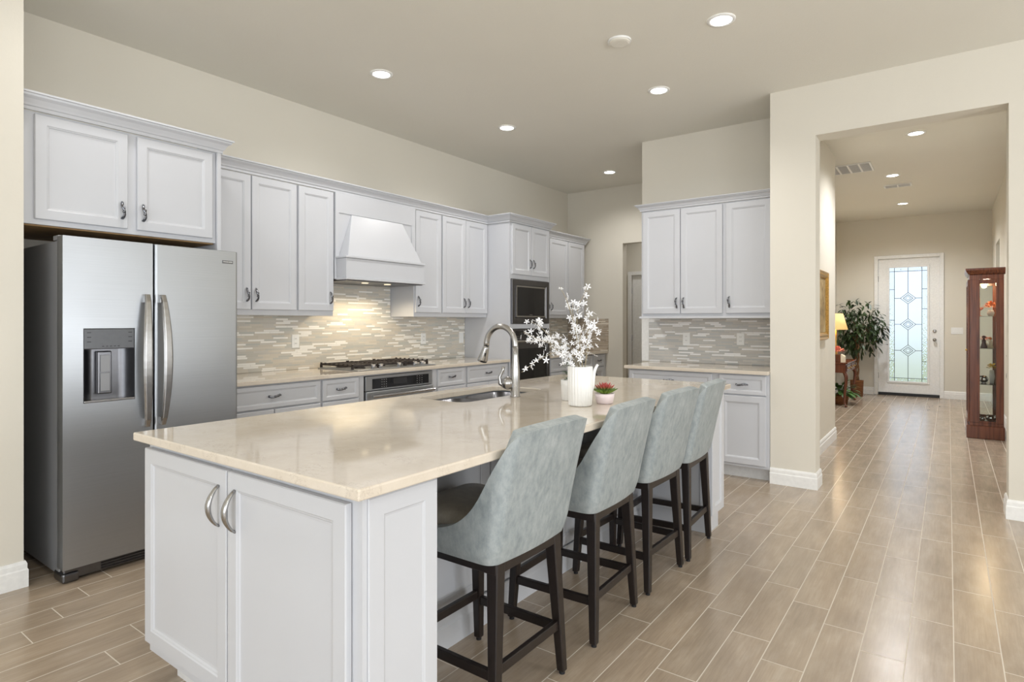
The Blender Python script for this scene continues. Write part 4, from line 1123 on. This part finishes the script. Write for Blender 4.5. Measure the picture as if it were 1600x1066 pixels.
# box of flowers on the table
t = thing('wooden_box', (-1.36, 10.53, tz), 'small wooden box with a cream end on the console table', 'box')
bm = BM(); box(bm, -1.45, -1.352, 10.47, 10.62, tz + .0008, tz + .12); obj('case', bm, 'cherry', t, bevel=.003)
bm = BM(); box(bm, -1.351, -1.300, 10.47, 10.62, tz + .0008, tz + .125)
for v in bm.verts:
    if v.co.z > tz + .1 and v.co.x > -1.32: v.co.z -= .03
tag(obj('end_card', bm, 'cream', t), 'cream end')
def posy(name, label, c, r_, mat, n, h=None, cat='flowers'):
    h = h or r_
    t = thing(name, (c[0], c[1], c[2]), label, cat)
    bm = BM(); lathe(bm, c, [(r_ * .35, .0005), (r_ * .5, h * .5), (r_ * .35, h)], 16); obj('vase', bm, 'white', t, smooth=True)
    bm = BM()
    for k in range(n):
        d = Vector((random.gauss(0, 1), random.gauss(0, 1), abs(random.gauss(0, .8)) + .1)).normalized()
        p = Vector(c) + Vector((0, 0, h + r_ * .35)) + d * r_ * random.uniform(.4, .9); leafmesh(bm, p, d + Vector((0, 0, .2)), r_ * .5, r_ * .35)
    obj('petals', bm, mat, t, fix=False)
posy('flower_posy', 'pink flowers in a small vase beside the lamp on the console table', (-1.43, 10.72, tz), .10, 'pink', 90)
# plant basket under the table
def basket(label, c, r0, r1, h):
    t = thing('wicker_basket', c, label, 'basket'); x, y, z = c
    bm = BM(); lathe(bm, c, [(r0, .001), (r1, h), (r1 + .006, h + .006), (r1, h + .012), (r1 - .012, h + .006), (r1 - .014, h - .02)], 32); obj('weave', bm, 'wicker', t, smooth=True)
    return t
basket('low wicker basket under the console table holding a leafy plant', (-1.42, 10.85, 0), .115, .14, .13)
t = thing('leafy_plant', (-1.42, 10.85, .12), 'broad-leaved green plant spilling out from under the console table', 'plant')
bm = BM()
for k in range(60):
    a = random.uniform(0, 6.28); el = random.uniform(.1, 1.2); d = Vector((math.cos(a) * math.cos(el), math.sin(a) * math.cos(el), math.sin(el)))
    if d.x < -.35: d.x = -d.x
    L = random.uniform(.1, .2); p = Vector((-1.42, 10.85, .15)); q = p + d * L
    tube(bm, [p, q], .003, 5); leafmesh(bm, q, d + Vector((0, 0, -.25)), random.uniform(.12, .20), random.uniform(.045, .07), .45)
obj('foliage', bm, 'leaf2', t, fix=False)
# ficus tree
fx_, fy_ = -1.315, 12.16
basket('tall wicker basket at the foot of the ficus tree by the front door', (fx_, fy_, 0), .095, .105, .27)
t = thing('ficus_tree', (fx_, fy_, .2), 'artificial ficus tree with dark leaves in the corner left of the front door', 'tree')
bm = BM()
for ph in (0, 2.1, 4.2):
    P = [(fx_ + .028 * math.cos(ph + k * .55), fy_ + .028 * math.sin(ph + k * .55), .25 + k * .055) for k in range(14)]; tube(bm, P, .014, 8)
tips = []
for k in range(26):
    a = random.uniform(0, 6.28); e_ = random.uniform(.05, 1.45); L = random.uniform(.25, .42)
    if math.cos(a) < -.2 and e_ < .9: e_ = 1.1
    p0 = Vector((fx_, fy_, random.uniform(.85, 1.15))); d = Vector((math.cos(a) * math.cos(e_), math.sin(a) * math.cos(e_) * .8, math.sin(e_)))
    p1 = p0 + d * L * .6; p2 = p0 + d * L + Vector((0, 0, -.05 * random.random())); tube(bm, [p0, p1, p2], [.008, .005, .003], 5); tips.append((p0, p1, p2))
obj('trunk', bm, 'bark', t, smooth=True)
bm = BM(); body = Vector((fx_, fy_, 1.22))
n = 0
while n < 950:
    d = Vector((random.gauss(0, 1), random.gauss(0, 1), random.gauss(0, 1))).normalized(); r_ = random.uniform(.25, 1) ** .6
    p = body + Vector((d.x * .46 * r_, d.y * .36 * r_, d.z * .50 * r_))
    if p.y > 12.52 or p.x < -1.58: continue
    lump = math.sin(p.x * 13 + 1) + math.sin(p.y * 15) + math.sin(p.z * 12 + p.x * 6)
    if lump < -.9 and random.random() < .75: continue
    if p.z < 1.0 and random.random() < .35: continue
    dd = Vector((random.gauss(0, .6), random.gauss(0, .6), random.uniform(-1.1, .25))) + d * .5
    leafmesh(bm, p, dd, random.uniform(.08, .125), random.uniform(.030, .044), .25); n += 1
for p0, p1, p2 in tips[:14]:
    for k in range(9):
        q = p1.lerp(p2 + (p2 - p1) * .8, k / 8); 
        if q.y > 12.5 or q.x < -1.56: continue
        leafmesh(bm, q, Vector((random.gauss(0, .6), random.gauss(0, .6), random.uniform(-.6, .6))) + (p2 - p1) * 3, .075, .028, .3)
obj('foliage', bm, 'leaf', t, fix=False)

# curio cabinet
cx0, cx1, cy0, cy1 = .192, .497, 8.55, 9.20
t = thing('curio_cabinet', (.345, 8.875, 0), 'tall cherry wood curio cabinet with glass sides against the hallway right wall', 'cabinet')
bm = BM(); box(bm, cx0 - .026, cx1 + .008, cy0 - .02, cy1 + .02, .0, .145); obj('plinth', bm, 'cherry', t, bevel=.006)
bm = BM(); box(bm, cx0 - .0, cx1, cy0, cy1, .146, .178); obj('floor_board', bm, 'cherry', t)
bm = BM(); box(bm, cx0, cx1, cy0, cy1, 1.80, 1.852); obj('top_board', bm, 'cherry', t)
bm = BM(); CV = [(0, 1.836), (.008, 1.836), (.010, 1.86), (.026, 1.885), (.034, 1.905), (.036, 1.925), (0, 1.925)]
L = []
for o_, z in [(-.01, 1.853)] + CV[1:-1] + [(.036, 1.926)]:
    L.append([bm.verts.new(v) for v in ((cx0 - o_, cy0 - o_, z), (cx1 + .012, cy0 - o_, z), (cx1 + .012, cy1 + o_, z), (cx0 - o_, cy1 + o_, z))])
L = [L[0]] + L[2:]
for A, B in zip(L, L[1:]):
    for k in range(4): bm.faces.new([A[k], A[(k + 1) % 4], B[(k + 1) % 4], B[k]])
bm.faces.new(L[0][::-1]); bm.faces.new(L[-1]); obj('cornice', bm, 'cherry', t)
for y0, y1 in ((cy0, cy0 + .022), (cy1 - .022, cy1)):
    bm = BM(); box(bm, cx0 + .001, .285, y0, y1, .179, 1.799); box(bm, .428, cx1, y0, y1, .179, 1.799); box(bm, .285, .428, y0, y1, .179, .20); box(bm, .285, .428, y0, y1, 1.752, 1.799)
    sf = obj('side_frame', bm, 'cherry', t, bevel=.003)
    bm = BM(); box(bm, .285, .428, y0 + .009, y0 + .013, .20, 1.752); obj('side_glass', bm, 'glass', sf)
bm = BM(); xa = cx0 - .016
box(bm, xa, cx0, cy0 + .004, cy0 + .05, .18, 1.80); box(bm, xa, cx0, cy1 - .05, cy1 - .004, .18, 1.80); box(bm, xa, cx0, cy0 + .05, cy1 - .05, .18, .24); box(bm, xa, cx0, cy0 + .05, cy1 - .05, 1.74, 1.80)
dr = obj('front_door', bm, 'cherry', t, bevel=.003)
bm = BM(); box(bm, cx0 - .010, cx0 - .006, cy0 + .05, cy1 - .05, .24, 1.74); obj('front_glass', bm, 'glass', dr)
bm = BM(); bmesh.ops.create_uvsphere(bm, u_segments=12, v_segments=8, radius=.012); bmesh.ops.translate(bm, verts=bm.verts, vec=(xa - .011, cy0 + .03, 1.0)); obj('knob', bm, 'brass', dr, smooth=True)
bm = BM(); box(bm, cx1 - .012, cx1 - .001, cy0 + .023, cy1 - .023, .179, 1.799); tag(obj('mirror_back', bm, 'mirror', t), 'mirrored back panel')
for z in (.615, 1.02, 1.385):
    bm = BM(); box(bm, cx0 + .002, cx1 - .013, cy0 + .024, cy1 - .024, z - .006, z); obj('glass_shelf', bm, 'glass', t)
l = bpy.data.lights.new('curio_light', 'POINT'); l.energy = 9; l.color = (1, .75, .45); l.shadow_soft_size = .03
o = bpy.data.objects.new('curio_light', l); COL.objects.link(o); o.location = (.36, 8.87, 1.77)
# its contents
posy('floral_ornament', 'orange and pink flower ornament on the top shelf of the curio cabinet', (.39, 8.74, 1.386), .070, 'orange', 80, cat='ornament')
t = thing('candle_holder', (.285, 8.65, 1.385), 'pink candle dish with a white candle, top curio shelf', 'candle')
bm = BM(); lathe(bm, (.285, 8.65, 1.3855), [(.03, 0), (.008, .01), (.008, .06), (.034, .08), (.036, .10), (.03, .10)], 20); obj('dish', bm, 'pink', t, smooth=True)
bm = BM(); lathe(bm, (.285, 8.65, 1.4865), [(.008, 0), (.008, .10), (.002, .11)], 12); obj('candle', bm, 'cream', t)
def figurine(label, x, y, z, h, mats):
    t = thing('figurine', (x, y, z), label, 'figurine')
    bm = BM(); lathe(bm, (x, y, z + .0005), [(h * .20, 0), (h * .22, h * .05), (h * .12, h * .4), (h * .14, h * .55), (h * .05, h * .72)], 16); obj('robe', bm, mats[0], t, smooth=True)
    bm = BM(); bmesh.ops.create_uvsphere(bm, u_segments=12, v_segments=8, radius=h * .12); bmesh.ops.translate(bm, verts=bm.verts, vec=(x, y, z + h * .84)); obj('head', bm, mats[1], t, smooth=True)
figurine('dark plum figurine on the second curio shelf, the left one', .325, 8.66, 1.02, .15, ('purple', 'purple'))
figurine('pale orange figurine on the second curio shelf, right of the plum one', .385, 8.70, 1.02, .13, ('cream', 'orange'))
posy('floral_ornament', 'low pink flower dish at the front of the second curio shelf', (.34, 8.82, 1.02), .06, 'pink', 50, cat='ornament')
posy('floral_ornament', 'yellow flower in a white vase on the third curio shelf', (.40, 8.75, .616), .055, 'yellow', 60, h=.15, cat='ornament')
t = thing('silver_teapot', (.325, 8.66, .615), 'round silver teapot on the third curio shelf', 'teapot')
bm = BM(); bmesh.ops.create_uvsphere(bm, u_segments=24, v_segments=16, radius=.042); bmesh.ops.translate(bm, verts=bm.verts, vec=(.325, 8.66, .6665)); lathe(bm, (.325, 8.66, .6155), [(.026, 0), (.02, .012)], 16); obj('body', bm, 'chrome', t, smooth=True)
bm = BM(); tube(bm, catmull([(.30, 8.66, .70), (.272, 8.66, .69), (.268, 8.66, .66), (.285, 8.66, .635)], 5), .005, 8); obj('handle', bm, 'black', t, smooth=True)
for k, (x, y, lb) in enumerate(((.31, 8.66, 'small silver cup on the bottom of the curio cabinet'), (.39, 8.70, 'larger silver bowl on the bottom of the curio cabinet'))):
    bm = BM(); r_ = .026 + k * .02; lathe(bm, (x, y, .1785), [(r_ * .5, 0), (r_, .03), (r_, .055 + k * .02), (r_ * .9, .055 + k * .02), (r_ * .7, .035)], 20)
    tag(obj('silver_cup' if k == 0 else 'silver_bowl', bm, 'chrome', smooth=True), lb, 'cup' if k == 0 else 'bowl')
# power cord beside it
bm = BM(); tube(bm, catmull([(.515, 8.50, .95), (.53, 8.50, .85), (.515, 8.50, .72), (.535, 8.50, .60), (.52, 8.50, .46), (.545, 8.50, .36), (.525, 8.50, .24), (.55, 8.52, .12), (.54, 8.54, .02)], 6), .004, 6)
tag(obj('power_cord', bm, 'black', smooth=True), 'black power cord hanging between the curio cabinet and the wall', 'cord')
